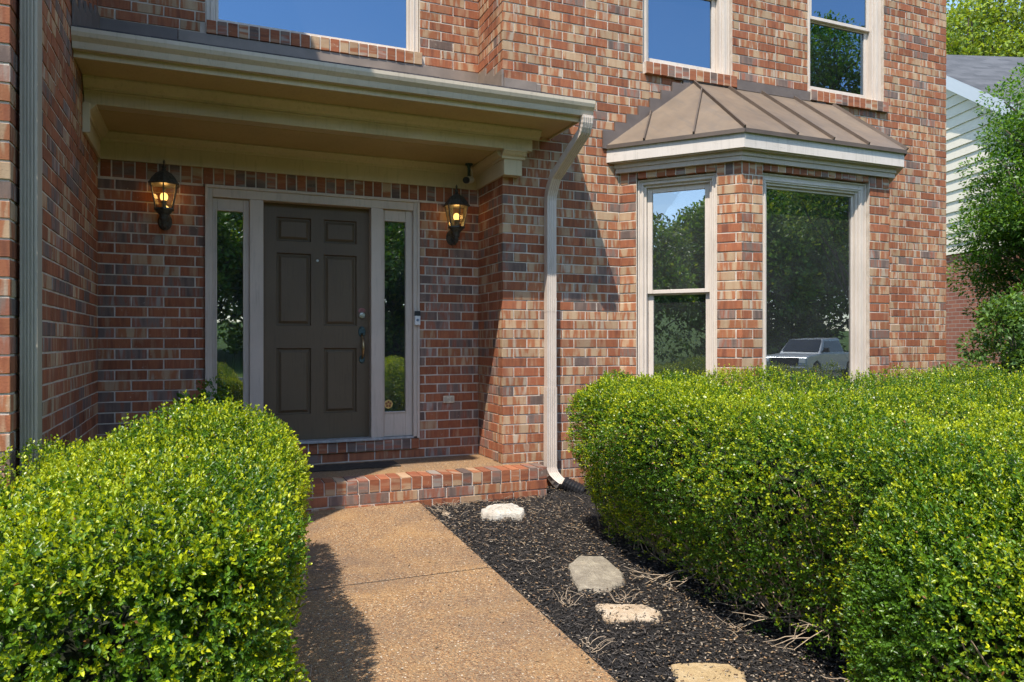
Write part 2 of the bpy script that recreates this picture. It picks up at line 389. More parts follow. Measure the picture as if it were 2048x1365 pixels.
# ================================================================ HOUSE
house = empty('house', (2.3, 5.76, 0), 'red and tan brick two storey house with covered entry and metal roofed bay window', 'house')
CH = .0813; BL = .226; JT = .0105; BT = .098     # course, brick pitch, joint, brick thickness
Z0 = .214-2*CH*4+.0                               # course reference so that a joint falls on the porch floor
class Brick:
    def __init__(s): s.V = []; s.F = []; s.C = []; s.UV = []
    def one(s, fr, x0, x1, z0, z1, d=BT, tan=0, vert=False, y0=0, big=.0028):
        c = big*.8; j = random.uniform(-.0022, .0018)+y0
        tilt = random.uniform(-.0013, .0013); tz = random.uniform(-.0012, .0012)
        e = lambda: random.uniform(-.0014, .0014)
        A = [(x0+e(), j+c, z0+e()), (x1+e(), j+c, z0+e()), (x1+e(), j+c, z1+e()), (x0+e(), j+c, z1+e())]
        B = [(x0+c, j+tilt, z0+c+tz), (x1-c, j-tilt, z0+c), (x1-c, j-tilt, z1-c), (x0+c, j+tilt, z1-c+tz)]
        D = [(x0, y0+d, z0), (x1, y0+d, z0), (x1, y0+d, z1), (x0, y0+d, z1)]
        n = len(s.V); s.V += [fr(p) for p in B+A+D]
        fs = [(0,1,2,3),(4,5,1,0),(5,6,2,1),(6,7,3,2),(7,4,0,3),(8,9,5,4),(9,10,6,5),(10,11,7,6),(11,8,4,7)]
        r = random.random()
        if tan and random.random() < tan: r = random.uniform(.45, .78)
        if tan < 0 and random.random() < -tan: r = random.choice([random.uniform(0, .4), random.uniform(.8, 1)])
        col = (r, random.random(), random.random(), 1)
        P = B+A+D
        for f in fs:
            s.F.append(tuple(i+n for i in f))
            for i in f:
                p = P[i]; uu, vv = p[0]+p[1], p[2]
                if vert: uu, vv = vv, uu
                s.UV.append((uu, vv)); s.C.append(col)
    def build(s, name, parent):
        org = WO[parent.name]; me = bpy.data.meshes.new(name)
        me.from_pydata([tuple(Vector(p)-org) for p in s.V], [], s.F)
        uv = me.uv_layers.new(name='UVMap'); uv.data.foreach_set('uv', np.array(s.UV, np.float32).ravel())
        a = me.color_attributes.new('bcol', 'FLOAT_COLOR', 'CORNER'); a.data.foreach_set('color', np.array(s.C, np.float32).ravel())
        me.materials.append(M['brick']); me.update()
        o = bpy.data.objects.new(name, me); return link(o, org, parent)
def wall(fr, L, z0, z1, holes=(), sc=0, ec=0, tan=0, zt=None, name='brick_wall', shift=0, special=()):
    """bricks on frame fr from s=0..L. sc/ec: 0 butt, 1/-1 external corner parity. holes (x0,x1,z0,z1).
       zt = wall height carried on above the modelled bricks"""
    B = Brick(); k0 = int(math.floor((z0-Z0)/CH)); k1 = int(math.ceil((z1-Z0)/CH))
    for k in range(k0, k1):
        a, c = max(z0, Z0+k*CH)+JT/2, min(z1, Z0+(k+1)*CH)-JT/2
        if c-a < .012: continue
        par = k % 2
        s0 = 0 if (sc == 0 or (par == 0) == (sc > 0)) else BT+JT
        s1 = L if (ec == 0 or (par == 0) == (ec > 0)) else L-BT-JT
        # spans free of holes
        spans = [(s0, s1)]
        for (hx0, hx1, hz0, hz1) in list(holes)+list(special):
            if c > hz0+.02 and a < hz1-.02:
                ns = []
                for p, q in spans:
                    if hx1 <= p or hx0 >= q: ns.append((p, q)); continue
                    if hx0 > p: ns.append((p, hx0))
                    if hx1 < q: ns.append((hx1, q))
                spans = ns
        for p, q in spans:
            x = math.floor((p-shift)/BL)*BL+shift+(BL/2 if par else 0)-BL
            cuts = [p]
            while x < q:
                if x-cuts[-1] > .05 and q-x > .05 and x > p: cuts.append(x)
                x += BL
            cuts.append(q)
            for i in range(len(cuts)-1):
                u, v = cuts[i], cuts[i+1]
                if v-u < .015: continue
                B.one(fr, u+(0 if u == s0 else JT/2), v-(0 if v == s1 else JT/2), a, c, tan=tan)
    o = B.build(name, house)
    # mortar: strips between the holes, with reveals
    m = MB(fr); R = .0048
    e0 = 0 if name == 'bay_brick_wall' else -.02
    xs = sorted(set([R if sc else e0, (L-R) if ec else L-e0]+[h[0] for h in holes]+[h[1] for h in holes]))
    zs = sorted(set([z0, zt or z1]+[h[2] for h in holes]+[h[3] for h in holes]))
    for i in range(len(xs)-1):
        for j in range(len(zs)-1):
            cx, cz = (xs[i]+xs[i+1])/2, (zs[j]+zs[j+1])/2
            if any(h[0] < cx < h[1] and h[2] < cz < h[3] for h in holes): continue
            m.add([(xs[i],R,zs[j]),(xs[i+1],R,zs[j]),(xs[i+1],R,zs[j+1]),(xs[i],R,zs[j+1])], [(0,1,2,3)])
    for h in holes:
        for xx in (h[0]-R*.8, h[1]+R*.8):
            m.add([(xx,R,h[2]),(xx,.12,h[2]),(xx,.12,h[3]),(xx,R,h[3])], [(0,1,2,3)])
    m.build('mortar', M['mortar'], o)
    return o
def rowlocks(fr, x0, x1, z0, z1, y0, d, parent=None, name='brick_sill', tan=0, pitch=CH):
    B = Brick(); n = max(1, round((x1-x0)/pitch)); p = (x1-x0)/n
    for i in range(n): B.one(fr, x0+i*p+JT/2, x0+(i+1)*p-JT/2, z0, z1, d=d, vert=True, y0=y0, tan=tan)
    o = B.build(name, parent or house)
    m = MB(fr); m.box(x0+.003, x1-.003, y0+.005, y0+d-.002, z0+.003, z1-.003); m.build('mortar', M['mortar'], o)
    return o

FF, FD = Fr(0, 5.76, 0), Fr(0, 6.36, 0)
FL = Fr(-.756, 3.65, 90); FR_ = Fr(2.311, 6.36, -90); FW = Fr(-3.2, 3.65, 0)
FB1 = Fr(3.454, 5.76, -math.degrees(math.atan2(.81, .70))); LB = math.hypot(.70, .81)
FB2 = Fr(4.15, 4.95, 0); FB3 = Fr(5.85, 4.95, math.degrees(math.atan2(.81, .70)))
ZT = 7.0; ZB = 5.55
SILL0, SILL1 = 3.70, 3.81
W1 = (0.0, 1.757, SILL1, 5.35); W2 = (3.70, 4.71, SILL1, 5.35); W3 = (5.665, 6.725, SILL1, 5.35)
# front wall (right of the entry) with bay opening
xo = 2.311
Ff = Fr(xo, 5.76, 0)
sh = lambda h: (h[0]-xo, h[1]-xo, h[2], h[3])
bayhole = (3.50-xo, 6.50-xo, -.3, 2.97)
s2 = (W2[0]-xo, W2[1]+.03-xo, SILL0, SILL1); s3 = (W3[0]-xo, W3[1]+.03-xo, SILL0, SILL1)
wall(Ff, 7.69-xo, -.15, ZB, [sh(W2), sh(W3), bayhole], sc=1, ec=1, tan=.45, zt=ZT, special=[s2, s3], shift=.0)
# pillar return, door wall (lower/upper), left wall, wing front, right side
wall(FR_, .6, .10, ZB, [], sc=0, ec=-1, tan=0, zt=ZT, shift=.6-BL)
doorhole = (-.007, 1.752, .30, 2.475)
wall(FD, 2.311, .10, 2.50, [(doorhole[0]+.0, doorhole[1], .30, 2.50)], tan=-.55, zt=2.9)
FDl = Fr(-.756, 6.36, 0)
wall(FDl, .749, .0, 2.50, [], tan=-.5, zt=2.9)
rowlocks(FD, -.756+.01, 2.311-.006, 2.505, 2.72, 0, BT, name='soldier_course', tan=-.7)
rowlocks(FD, doorhole[0], doorhole[1], .298, .388, -.02, .16, name='threshold_course', tan=-1)
rowlocks(FR_, .012, .59, 2.505, 2.70, -.004, BT, name='soldier_course', tan=-.6) if False else None
wall(Fr(-.756, 6.36, 0), 3.067, 3.4, ZB, [(W1[0]+.756, W1[1]+.756, SILL1, 5.35)], tan=.15, zt=ZT, special=[(.72, 2.56, SILL0, SILL1)])
wall(FL, 2.71, -.12, ZB, [], sc=1, ec=0, tan=-.1, zt=ZT)
wall(FW, 2.444, -.12, ZB, [], sc=0, ec=-1, tan=.45, zt=ZT)
wall(Fr(7.69, 5.76, 90), 2.0, -.15, ZB, [], sc=-1, tan=.3, zt=ZT)
# bay walls
bx0, bx1 = FB1.hit(1273), FB1.hit(1433)
BZ0, BZ1 = .75, 2.695
WB1 = (bx0, bx1, BZ0, BZ1); WB2 = (4.372-4.15, 5.60-4.15, BZ0, BZ1); WB3 = (LB-bx1, LB-bx0, BZ0, BZ1)
for fr, L, hl in ((FB1, LB, WB1), (FB2, 1.70, WB2), (FB3, LB, WB3)):
    top = (0, L, 2.62, 3.0)
    spc = [(0, L, 2.650, 3.0)]
    wall(fr, L, -.15, 2.86, [(hl[0], hl[1], hl[2], 3.0)], sc=0, ec=0, tan=.3, special=spc, name='bay_brick_wall')
    rowlocks(fr, .004, hl[0], 2.658, 2.84, 0, BT, name='soldier_course', tan=.3)
    rowlocks(fr, hl[1], L-.004, 2.658, 2.84, 0, BT, name='soldier_course', tan=.3)
    rowlocks(fr, hl[0]+.006, hl[1]-.006, 2.70, 2.84, .0, BT, name='lintel_course', tan=-.3)
# sills of the upper windows
rowlocks(FD, W1[0]-.0, W1[1]+.02, SILL0, SILL1-.004, -.035, .15, tan=-.2)
rowlocks(FF, W2[0]+.01, W2[1]+.035, SILL0, SILL1-.004, -.035, .15, tan=-.2)
rowlocks(FF, W3[0]+.01, W3[1]+.035, SILL0, SILL1-.004, -.035, .15, tan=-.2)
# plain upper walls (above the picture), backing shell and roof
m = MB(); m.box(-3.2, -.78, 3.72, 8, 5.56, ZT)
m.box(-3.2, -.78, 3.76, 3.80, -.2, 5.56)
hb = m.build('wall_backing', M['mortar'], house)
m = MB()                                                  # roofs with overhanging eaves
m.box(-3.6, -.50, 3.2, 9.5, 7.0, 7.12)
m.box(-.49, 8.0, 6.15, 9.5, 7.0, 7.12); m.box(2.12, 8.0, 5.52, 6.149, 7.0, 7.12)
m.build('eave', M['trim'], house)
m = MB(); m.add([(-3.6,3.2,7.121),(-.5,3.2,7.121),(-.5,9.5,7.121),(-2,3.2,8.6),(-2,9.5,8.6),(-3.6,9.5,7.121)], [(0,1,3),(1,2,4,3),(0,3,4,5),(2,5,4)])
m.add([(-.5,6.0,7.121),(8.0,5.5,7.121),(8.0,9.5,9.0),(-.5,9.5,9.0)], [(0,1,2,3)])
m.build('roof', M['shingle'], house)
# rooms behind the windows
m = MB()
def room(x0, x1, y0, y1, z0, z1, openings):
    m.mi = 0
    m.add([(x0,y1,z0),(x1,y1,z0),(x1,y1,z1),(x0,y1,z1)], [(0,1,2,3)]); m.add([(x0,y0,z0),(x0,y1,z0),(x0,y1,z1),(x0,y0,z1)], [(0,1,2,3)])
    m.add([(x1,y0,z0),(x1,y1,z0),(x1,y1,z1),(x1,y0,z1)], [(0,1,2,3)]); m.add([(x0,y0,z1),(x1,y0,z1),(x1,y1,z1),(x0,y1,z1)], [(0,1,2,3)])
    m.mi = 1; m.add([(x0,y0,z0),(x1,y0,z0),(x1,y1,z0),(x0,y1,z0)], [(0,1,2,3)])
    m.mi = 0
    xs = [x0]; 
    for a, c in openings: 
        m.add([(xs[-1],y0,z0),(a,y0,z0),(a,y0,z1),(xs[-1],y0,z1)], [(0,1,2,3)]); xs.append(c)
    m.add([(xs[-1],y0,z0),(x1,y0,z0),(x1,y0,z1),(xs[-1],y0,z1)], [(0,1,2,3)])
room(-.7, 2.42, 6.50, 10.5, .38, 2.9, [(-.007, 1.752)])
room(-.7, 2.42, 6.50, 10.0, 3.2, 5.6, [(0, 1.757)])
room(2.45, 7.6, 5.90, 10.0, 3.2, 5.6, [(3.70, 4.71), (5.665, 6.725)])
room(2.45, 7.6, 5.95, 10.5, .38, 2.9, [(3.6, 6.4)])
m.build('room_lining', [M['interior'], M['ifloor']], house)

# ---- windows
def z_hi(h): return h[3] > 4
def window(fr, h, kind='hung', name='window', cw=.055, dep=.05, lab=None, cas='casing', mid=None, parent=None):
    GL = M['skyglass'] if z_hi(h) else M['glass']; GP = M['skyglass'] if z_hi(h) else M['plate']
    x0, x1, z0, z1 = h; f = MB(fr)
    def ring(b, x0, x1, z0, z1, wd, ya, yb, bot=None):
        bt = wd if bot is None else bot
        b.box(x0, x0+wd, ya, yb, z0, z1); b.box(x1-wd, x1, ya, yb, z0, z1)
        b.box(x0+wd, x1-wd, ya+.0015, yb, z1-wd, z1); b.box(x0+wd, x1-wd, ya+.0015, yb, z0, z0+bt)
    ring(f, x0+.001, x1-.001, z0+.002, z1-.002, cw, dep, dep+.07, .03)
    ring(f, x0+.001, x1-.001, z0+.002, z1-.002, .016, dep-.014, dep-.002, .016)     # back band
    ring(f, x0+cw*.66, x1-cw*.66, z0+.012, z1-cw*.66, .014, dep-.008, dep+.01, .014)
    ring(f, x0+cw, x1-cw, z0+.03, z1-cw, .022, dep+.018, dep+.10, .012)          # stop
    wo = f.build(name, M[cas], parent or house, bevel=.003)
    a, c, e, g = x0+cw+.022, x1-cw-.022, z0+.042, z1-cw-.022
    if kind == 'hung':
        mz = mid or (e+g)/2
        s = MB(fr); sw = .045; y = dep+.045
        ring(s, a+.001, c-.001, mz-.016, g-.001, sw, y, y+.032, .034); s.build('upper_sash', M[cas], wo, bevel=.003)
        s = MB(fr); y2 = dep+.08
        ring(s, a+.001, c-.001, e+.001, mz+.015, sw, y2, y2+.032, .06); s.build('lower_sash', M[cas], wo, bevel=.003)
        p = MB(fr); p.box(a+sw-.005, c-sw+.005, y+.014, y+.018, mz+.014, g-sw+.005); p.build('pane', GL, wo)
        p = MB(fr); p.box(a+sw-.005, c-sw+.005, y2+.014, y2+.018, e+.055, mz-.025); p.build('pane', GL, wo)
    else:
        s = MB(fr); y = dep+.045; sw = .022
        ring(s, a+.001, c-.001, e+.001, g-.001, sw, y, y+.03); s.build('sash', M[cas], wo, bevel=.003)
        p = MB(fr); p.box(a+sw-.004, c-sw+.004, y+.012, y+.017, e+sw-.004, g-sw+.004); p.build('pane', GP, wo)
    return wo
window(FD, W1, 'fixed', cw=.05)
window(FF, W2, 'hung', cw=.075, mid=4.61)
window(FF, W3, 'hung', cw=.075, mid=4.61)
window(FB1, WB1, 'hung', cw=.05, mid=1.69)
window(FB2, WB2, 'fixed', cw=.075)
window(FB3, WB3, 'hung', cw=.05, mid=1.69)

# ---- bay roof, fascia, frieze
E = [(3.315, 5.76), (4.09, 4.85), (5.92, 4.85), (6.695, 5.76)]
def inset(k):                       # the eave outline moved inwards by k
    a = math.atan2(.91, .775); n1 = (math.sin(a), math.cos(a)); off = k/math.tan((math.pi-a)/2)/1
    cx = E[1][0]+k*math.tan(a/2); cx2 = E[2][0]-k*math.tan(a/2)
    l = k/math.sin(a)
    return [(E[0][0]+l, 5.76), (cx, 4.85+k), (cx2, 4.85+k), (E[3][0]-l, 5.76)]
def band(k0, k1, z0, z1, name, m, bevel=.003, lift=0, parent=house):
    A, Bq = inset(k0), inset(k1); b = MB()
    for i in range(3):
        p, q, r, s_ = A[i], A[i+1], Bq[i+1], Bq[i]
        b.add([(*p,z0),(*q,z0),(*r,z0),(*s_,z0),(*p,z1),(*q,z1),(*r,z1),(*s_,z1)],
              [(0,3,2,1),(4,5,6,7),(0,1,5,4),(2,3,7,6)]+([(3,0,4,7)] if i == 0 else [])+([(1,2,6,5)] if i == 2 else []))
    return b.build(name, m, parent, bevel=0)
band(0, .025, 2.848, 2.995, 'bay_fascia', M['fascia'])
band(.02, .115, 2.838, 2.85, 'bay_soffit', M['trim'])
band(.072, .30, 2.758, 2.84, 'bay_frieze', M['trim'])
band(.060, .072, 2.80, 2.839, 'bay_frieze_bead', M['trim'])
r0 = Vector((4.25, 5.76, 3.70)); r1 = Vector((5.975, 5.76, 3.70)); ez = 3.0
e = [Vector((x, y, ez)) for x, y in ((3.295, 5.76), (4.08, 4.832), (5.93, 4.832), (6.715, 5.76))]
b = MB()
t_ = Vector((0, 0, -.012))
for q in ([e[0], e[1], r0], [e[1], e[2], r1, r0], [e[2], e[3], r1]): b.poly([tuple(v) for v in q], (0, 0, -.014))
bayroof = b.build('bay_roof', M['baymetal'], house)
M['seam'] = simple('roof_seam', (.09, .066, .05), .5, 6, .2)
def seam(p, q, nrm, w_=.010, h=.024):
    p, q = Vector(p), Vector(q); t = (q-p).normalized(); n = Vector(nrm).normalized(); s = t.cross(n).normalized()
    b.add([tuple(p-s*w_-n*.004), tuple(p+s*w_-n*.004), tuple(p+s*w_*.6+n*h), tuple(p-s*w_*.6+n*h), tuple(q-s*w_-n*.004), tuple(q+s*w_-n*.004), tuple(q+s*w_*.6+n*h), tuple(q-s*w_*.6+n*h)],
          [(0,1,2,3),(7,6,5,4),(0,4,5,1),(1,5,6,2),(2,6,7,3),(3,7,4,0)])
nF = (r0-e[1]).cross(e[2]-e[1]); nF = nF if nF.z > 0 else -nF
nL = (r0-e[0]).cross(e[1]-e[0]); nL = nL if nL.z > 0 else -nL
nR = (r1-e[2]).cross(e[3]-e[2]); nR = nR if nR.z > 0 else -nR
def one_seam(p, q, n): 
    global b
    b = MB(); seam(p, q, n); b.build('standing_seam', M['seam'], bayroof)
one_seam(e[1], r0, nF.normalized()+nL.normalized()); one_seam(e[2], r1, nF.normalized()+nR.normalized())
for xt in (4.647, 5.054, 5.467):
    f_ = (xt-4.25)/(5.975-4.25); one_seam((xt-.01, 4.832, ez), (xt, 5.75, 3.695), nF)
for fr_, tgt in ((.30, e[0].lerp(r0, .52)), (.655, e[1].lerp(r0, .80))):
    one_seam(e[0].lerp(e[1], fr_), tgt, nL)
for fr_, tgt in ((.70, e[3].lerp(r1, .52)), (.345, e[2].lerp(r1, .80))):
    one_seam(e[2].lerp(e[3], fr_), tgt, nR)
b = MB()
for i in range(3):      # folded drip edge
    p, q = e[i], e[i+1]; d = (q-p).normalized(); n = Vector((d.y, -d.x, 0))
    b.add([tuple(p+n*.004), tuple(q+n*.004), tuple(q+n*.004+Vector((0,0,-.035))), tuple(p+n*.004+Vector((0,0,-.035))), tuple(p-n*.01+Vector((0,0,.003))), tuple(q-n*.01+Vector((0,0,.003)))], [(0,1,2,3),(0,1,5,4)])
b.build('drip_edge', M['seam'], bayroof)
# flashing over the ridge and stepped up the left and right rake
b = MB(); b.box(4.03, W2[1]+.03, 5.738, 5.765, 3.69, SILL0-.002); b.box(W2[1]+.036, W3[0]+.01, 5.738, 5.765, 3.69, 3.785); 
b.box(4.16, 4.30, 5.736, 5.737, 3.69, 3.699)
for side in (0, 1):
    for i in range(8):
        f0 = i/8; xa = 3.27+(4.25-3.27)*f0; xb = xa+.985/8+.002; zt = 3.0+.70*(i+1)/8+.045
        if side: xa, xb = 10.01-xb, 10.01-xa; 
        if side and xb > 6.0 and zt > 3.69: continue
        b.box(xa, xb, 5.742-.0006*i, 5.765, 3.0+.70*f0-.03, min(zt, SILL0-.003))
b.build('step_flashing', M['flash'], house)

# ---- porch: roof, gutter, fascia, soffit, beam, ceiling, friezes
XL, XRb = -.752, 2.525
P = MB()
gx0, gx1 = -.752, 2.843
# K-style gutter: outline (y,z)
gp = [(5.205,3.035),(5.16,3.035),(5.155,3.052),(5.15,3.075),(5.125,3.10),(5.117,3.125),(5.117,3.150),(5.132,3.150),(5.132,3.143),(5.124,3.128),(5.13,3.105),(5.155,3.08),(5.162,3.043),(5.205,3.043)]
P.prof(gp, gx0, gx1)
P.prof([(5.205,3.035),(5.16,3.035),(5.155,3.052),(5.15,3.075),(5.125,3.10),(5.117,3.125),(5.117,3.150),(5.205,3.150)], gx1, gx1+.003)
gut = P.build('gutter', M['gutter'], house, bevel=.0015)
P = MB(); P.box(XL, 2.83, 5.207, 5.225, 3.085, 3.16); P.box(XL, 2.756, 5.207, 5.23, 2.995, 3.084)
P.box(2.738, 2.756, 5.23, 5.755, 2.995, 3.08)
P.build('porch_fascia', M['entab'], house, bevel=.003)
P = MB(); P.box(XL, 2.737, 5.231, 5.755, 3.008, 3.02); P.build('porch_soffit', M['soffit'], house)
P = MB(); P.box(XL, XRb, 5.62, 5.70, 2.836, 3.007); P.box(XL, 2.33, 5.701, 5.75, 2.838, 3.007)
P.prof([(5.62, 2.985), (5.60, 2.985)] if False else [(5.6195,2.930),(5.607,2.930),(5.605,2.945),(5.585,2.958),(5.565,2.985),(5.556,2.990),(5.556,3.0075),(5.6195,3.0075)], XL, XRb+.06)
P.box(XRb+.0005, XRb+.06, 5.6, 5.75, 2.985, 3.0075)
P.box(XL, 2.50, 5.612, 5.6195, 2.915, 2.928)
P.build('porch_beam', M['entab'], house, bevel=.004)
P = MB(); P.box(XL, 2.33, 5.751, 6.355, 2.836, 2.85); P.build('porch_ceiling', M['soffit'], house)
CZ = 2.8355
P = MB()      # friezes: back, left, right, with their crown
cr = lambda s: [(0,2.765),(-.012,2.765),(-.014,2.785),(-.035,2.80),(-.05,2.82),(-.058,2.824),(-.058,CZ),(0,CZ)]
P.fr = Fr(0, 6.34, 0); P.box(XL, 2.309, 0, .019, 2.632, CZ); P.prof(cr(0), XL, 2.309)
P.fr = Fr(-.735, 5.60, 90); P.box(0, .74, 0, .02, 2.634, CZ-.001); P.prof(cr(0), .0, .74)
P.fr = Fr(2.285, 6.34, -90); P.box(0, .645, 0, .025, 2.634, CZ-.001); P.prof(cr(0), 0, .645)
P.fr = W0
P.box(2.287, 2.45, 5.665, 5.757, 2.634, CZ-.001)              # end block on the pier
P.prof([(5.664,2.765),(5.652,2.765),(5.65,2.785),(5.630,2.80),(5.616,2.82),(5.608,2.824),(5.608,2.8345),(5.664,2.8345)], 2.262, 2.475)
P.box(2.451, 2.475, 5.63, 5.757, 2.79, 2.834)
P.box(-.755, -.71, 5.584, 5.598, 2.634, 2.834)
P.build('porch_frieze', M['entab'], house, bevel=.003)
# roof deck with shingles, rising to the wall
P = MB(); zr = lambda y: 3.158+.365*(y-5.15)
P.prof([(5.14, zr(5.14)), (5.14, zr(5.14)-.014), (6.36, zr(6.36)-.03), (6.36, zr(6.36))], XL, 2.309)
P.prof([(5.14, zr(5.14)), (5.14, zr(5.14)-.014), (5.765, zr(5.765)-.03), (5.765, zr(5.765))], 2.309, 2.85)
for i in range(9):
    y = 5.14+.135*i
    xe = 2.852 if y < 5.6 else 2.309
    x = XL
    while x < xe:
        x2 = min(xe, x+random.uniform(.2, .33)); P.prof([(y-.006, zr(y)+.002), (y-.006, zr(y)+.009+random.uniform(0, .004)), (min(y+.14, 5.765 if xe > 2.5 else 6.36), zr(min(y+.14, 6.36))+.002)], x+.002, x2-.002); x = x2
P.build('porch_roof', M['shingle'], house)
M['flash2'] = simple('apron_flashing', (.21, .165, .13), .5, 5, .2, .3, 8)
P = MB()
P.box(-.2, 2.303, 6.335, 6.365, 3.58, 3.697)
P.prof([(6.334,3.60),(6.334,3.585),(6.20,3.548),(6.20,3.556)], -.75, 2.30)
P.build('apron_flashing', M['flash2'], house, bevel=.002)
P = MB(); P.box(2.32, 2.62, 5.742, 5.765, 3.37, 3.47); P.box(2.622, 2.66, 5.744, 5.765, 3.37, 3.455)
P.build('apron_flashing', M['flash2'], house, bevel=.002)
P = MB()
for i in range(3):                            # steps up the pier's side
    y1 = 6.36-.2*i; P.box(2.298-.001*i, 2.315, y1-.215, y1-.002*i, zr(y1-.2)-.02, zr(y1)+.085)
P.build('step_flashing', M['flash2'], house)
P = MB(); 
for i in range(5):
    P.box(-.752, -.742+.001*i, 5.16+.24*i, 5.41+.24*i, zr(5.3+.24*i)-.05, zr(5.4+.24*i)+.10)
P.box(-.752, -.205, 6.33, 6.364, 3.58, 3.697)
P.build('step_flashing', M['flash'], house)

# ---- downspouts
def rib_sec(wd, dp, n=4, g=.06):     # rectangle with grooves, unit scale
    pts = [(-wd,-dp)]
    for i in range(n):
        c = -wd*.6+wd*1.2*i/(n-1); q = wd*.09
        pts += [(c-q*1.3,-dp),(c-q*.6,-dp+g*dp*2),(c+q*.6,-dp+g*dp*2),(c+q*1.3,-dp)]
    pts += [(wd,-dp),(wd,dp),(-wd,dp)]
    return pts
P = MB(); dx = 2.731
secd = rib_sec(.050, .036)
# straight run
def run(P, cx, cy, z0, z1, hw, hd):
    pts = rib_sec(hw, hd); n = len(pts)
    P.add([(cx+a, cy+c, z0) for a, c in pts]+[(cx+a, cy+c, z1) for a, c in pts], [(i, (i+1) % n, n+(i+1) % n, n+i) for i in range(n)]+[tuple(range(n))[::-1], tuple(range(n, 2*n))])
def bend(P, path, hw, hd, ridge=0):
    pts = rib_sec(hw, hd); n = len(pts); vs = []
    for i, (x, y, z, tilt, k) in enumerate(path):
        ct, st = math.cos(tilt), math.sin(tilt)      # tilt: section rotates about x
        for a, c in pts: 
            q = (1+ridge*(i % 2)); vs.append((x+a*k*q, y+c*k*q*ct, z+c*k*q*st))
    m_ = len(path)
    P.add(vs, [(i*n+j, i*n+(j+1) % n, (i+1)*n+(j+1) % n, (i+1)*n+j) for i in range(m_-1) for j in range(n)]+[tuple(range(n))[::-1], tuple(range((m_-1)*n, m_*n))])
run(P, dx, 5.705, .84, 2.46, .043, .032); run(P, dx, 5.705, .16, .855, .047, .035); run(P, dx, 5.705, 1.50, 1.62, .0445, .0333)
ds = P.build('downspout', M['downspout'], house)
P = MB(); path = []
A_, B_ = Vector((2.79, 5.165, 2.93)), Vector((dx, 5.705, 2.55))
for i in range(9): t = i/8; a = t*rad(52); path.append((2.79, 5.165+.10*(1-math.cos(a)), 3.036-.11*math.sin(a)-.03*t, a, 1))
yl, zl = path[-1][1], path[-1][2]
for i in range(1, 8): t = i/8; path.append((2.79+(dx-2.79)*t, yl+(5.60-yl)*t, zl+(2.64-zl)*t, rad(52), 1))
for i in range(9): t = i/8; a = rad(52)*(1-t); path.append((dx, 5.60+(5.705-5.60)*math.sin(t*math.pi/2), 2.64-(2.64-2.45)*t, a, 1))
bend(P, path, .043, .032, .045); P.build('elbow', M['downspout'], ds)
P = MB(); path = []
for i in range(7): t = i/6; a = -rad(40)*t; path.append((dx+.075*t*t, 5.705-.10*t*t, .17-.15*t, a, 1+.1*t))
bend(P, path, .046, .035, .04); P.build('elbow', M['downspout'], ds)
P = MB(); pth = []; rr = []
for i in range(15): t = i/14; pth.append((dx+.075+.13*t, 5.60-.12*t, .045-.075*t)); rr.append(.055+(.007 if i % 2 else 0)+.004*t)
P.tube(pth, rr, 14); P.build('drain_hose', M['black'], ds, smooth=False)
P = MB(); P.box(dx-.05, dx+.05, 5.667, 5.76, 2.30, 2.325); 
P = MB(); run(P, -.7075, 3.80, -.1, 6.9, .034, .05)
P.v = []; P.f = []; P.m = []; pts = rib_sec(.0325, .05)
run(P, -.7075, 3.79, -.1, 6.95, .0325, .05)
ds2 = P.build('downspout', M['grey_down'], house)

# ---- entry door, sidelights
FDm = FD; yD = .10
dl, dr = FD.hit(526, .07), FD.hit(738, .07)
el = dict(l0=-.007, l1=FD.hit(424), sl1=FD.hit(498), r1=1.752)
DZ0, DZ1 = .39, 2.393
P = MB(FD)
m1a, m1b = FD.hit(499), dl; m2a, m2b = dr, FD.hit(766)
P.box(-.006, .05, -.02, .10, DZ0, 2.499); P.box(1.695, 1.751, -.02, .10, DZ0, 2.499)
P.box(.05, 1.695, -.0185, .10, DZ1+.01, 2.499)
P.box(m1a, dl-.002, -.017, .10, DZ0, DZ1+.01); P.box(dr+.002, m2b, -.017, .10, DZ0, DZ1+.01)
P.box(-.006, 1.751, -.032, -.02, 2.473, 2.499); P.box(-.006, .018, -.032, -.02, DZ0, 2.473); P.box(1.727, 1.751, -.032, -.02, DZ0, 2.473)
P.box(dl-.025, dl-.0025, -.030, -.0175, DZ0, DZ1+.01) if False else None
frame = P.build('door_frame', M['trim'], house, bevel=.004)
P = MB(FD); P.box(dl-.02, m2b, -.045, .10, DZ0-.0, DZ0+.022); P.box(.02, dl-.02, -.02, .10, DZ0, DZ0+.02); P.box(m2b, 1.74, -.02, .10, DZ0, DZ0+.02)
P.build('threshold', simple('worn_threshold', (.30, .30, .29), .6, 20, .4), frame, bevel=.004)
def sidelight(a, c, gl, gr, gz0, gz1, nm):
    P = MB(FD); y0, y1 = .012, .05
    P.box(a, gl, y0, y1, DZ0+.022, DZ1+.009); P.box(gr, c, y0, y1, DZ0+.022, DZ1+.009)
    P.box(gl, gr, y0+.0015, y1, DZ0+.022, gz0); P.box(gl, gr, y0+.0015, y1, gz1, DZ1+.009)
    P.box(gl-.012, gl, y0-.007, y0, gz0-.012, gz1+.012); P.box(gr, gr+.012, y0-.007, y0, gz0-.012, gz1+.012)
    P.box(gl, gr, y0-.007, y0, gz0-.012, gz0); P.box(gl, gr, y0-.007, y0, gz1, gz1+.012)
    o = P.build(nm, M['casing'] if nm == 'x' else M['trim'], house, bevel=.003)
    P = MB(FD); P.box(gl-.004, gr+.004, .028, .033, gz0-.004, gz1+.004); P.build('pane', M['glass'], o)
    return o
sidelight(.0505, m1a-.0005, FD.hit(434, .03), FD.hit(486, .03), .62, 2.30, 'sidelight')
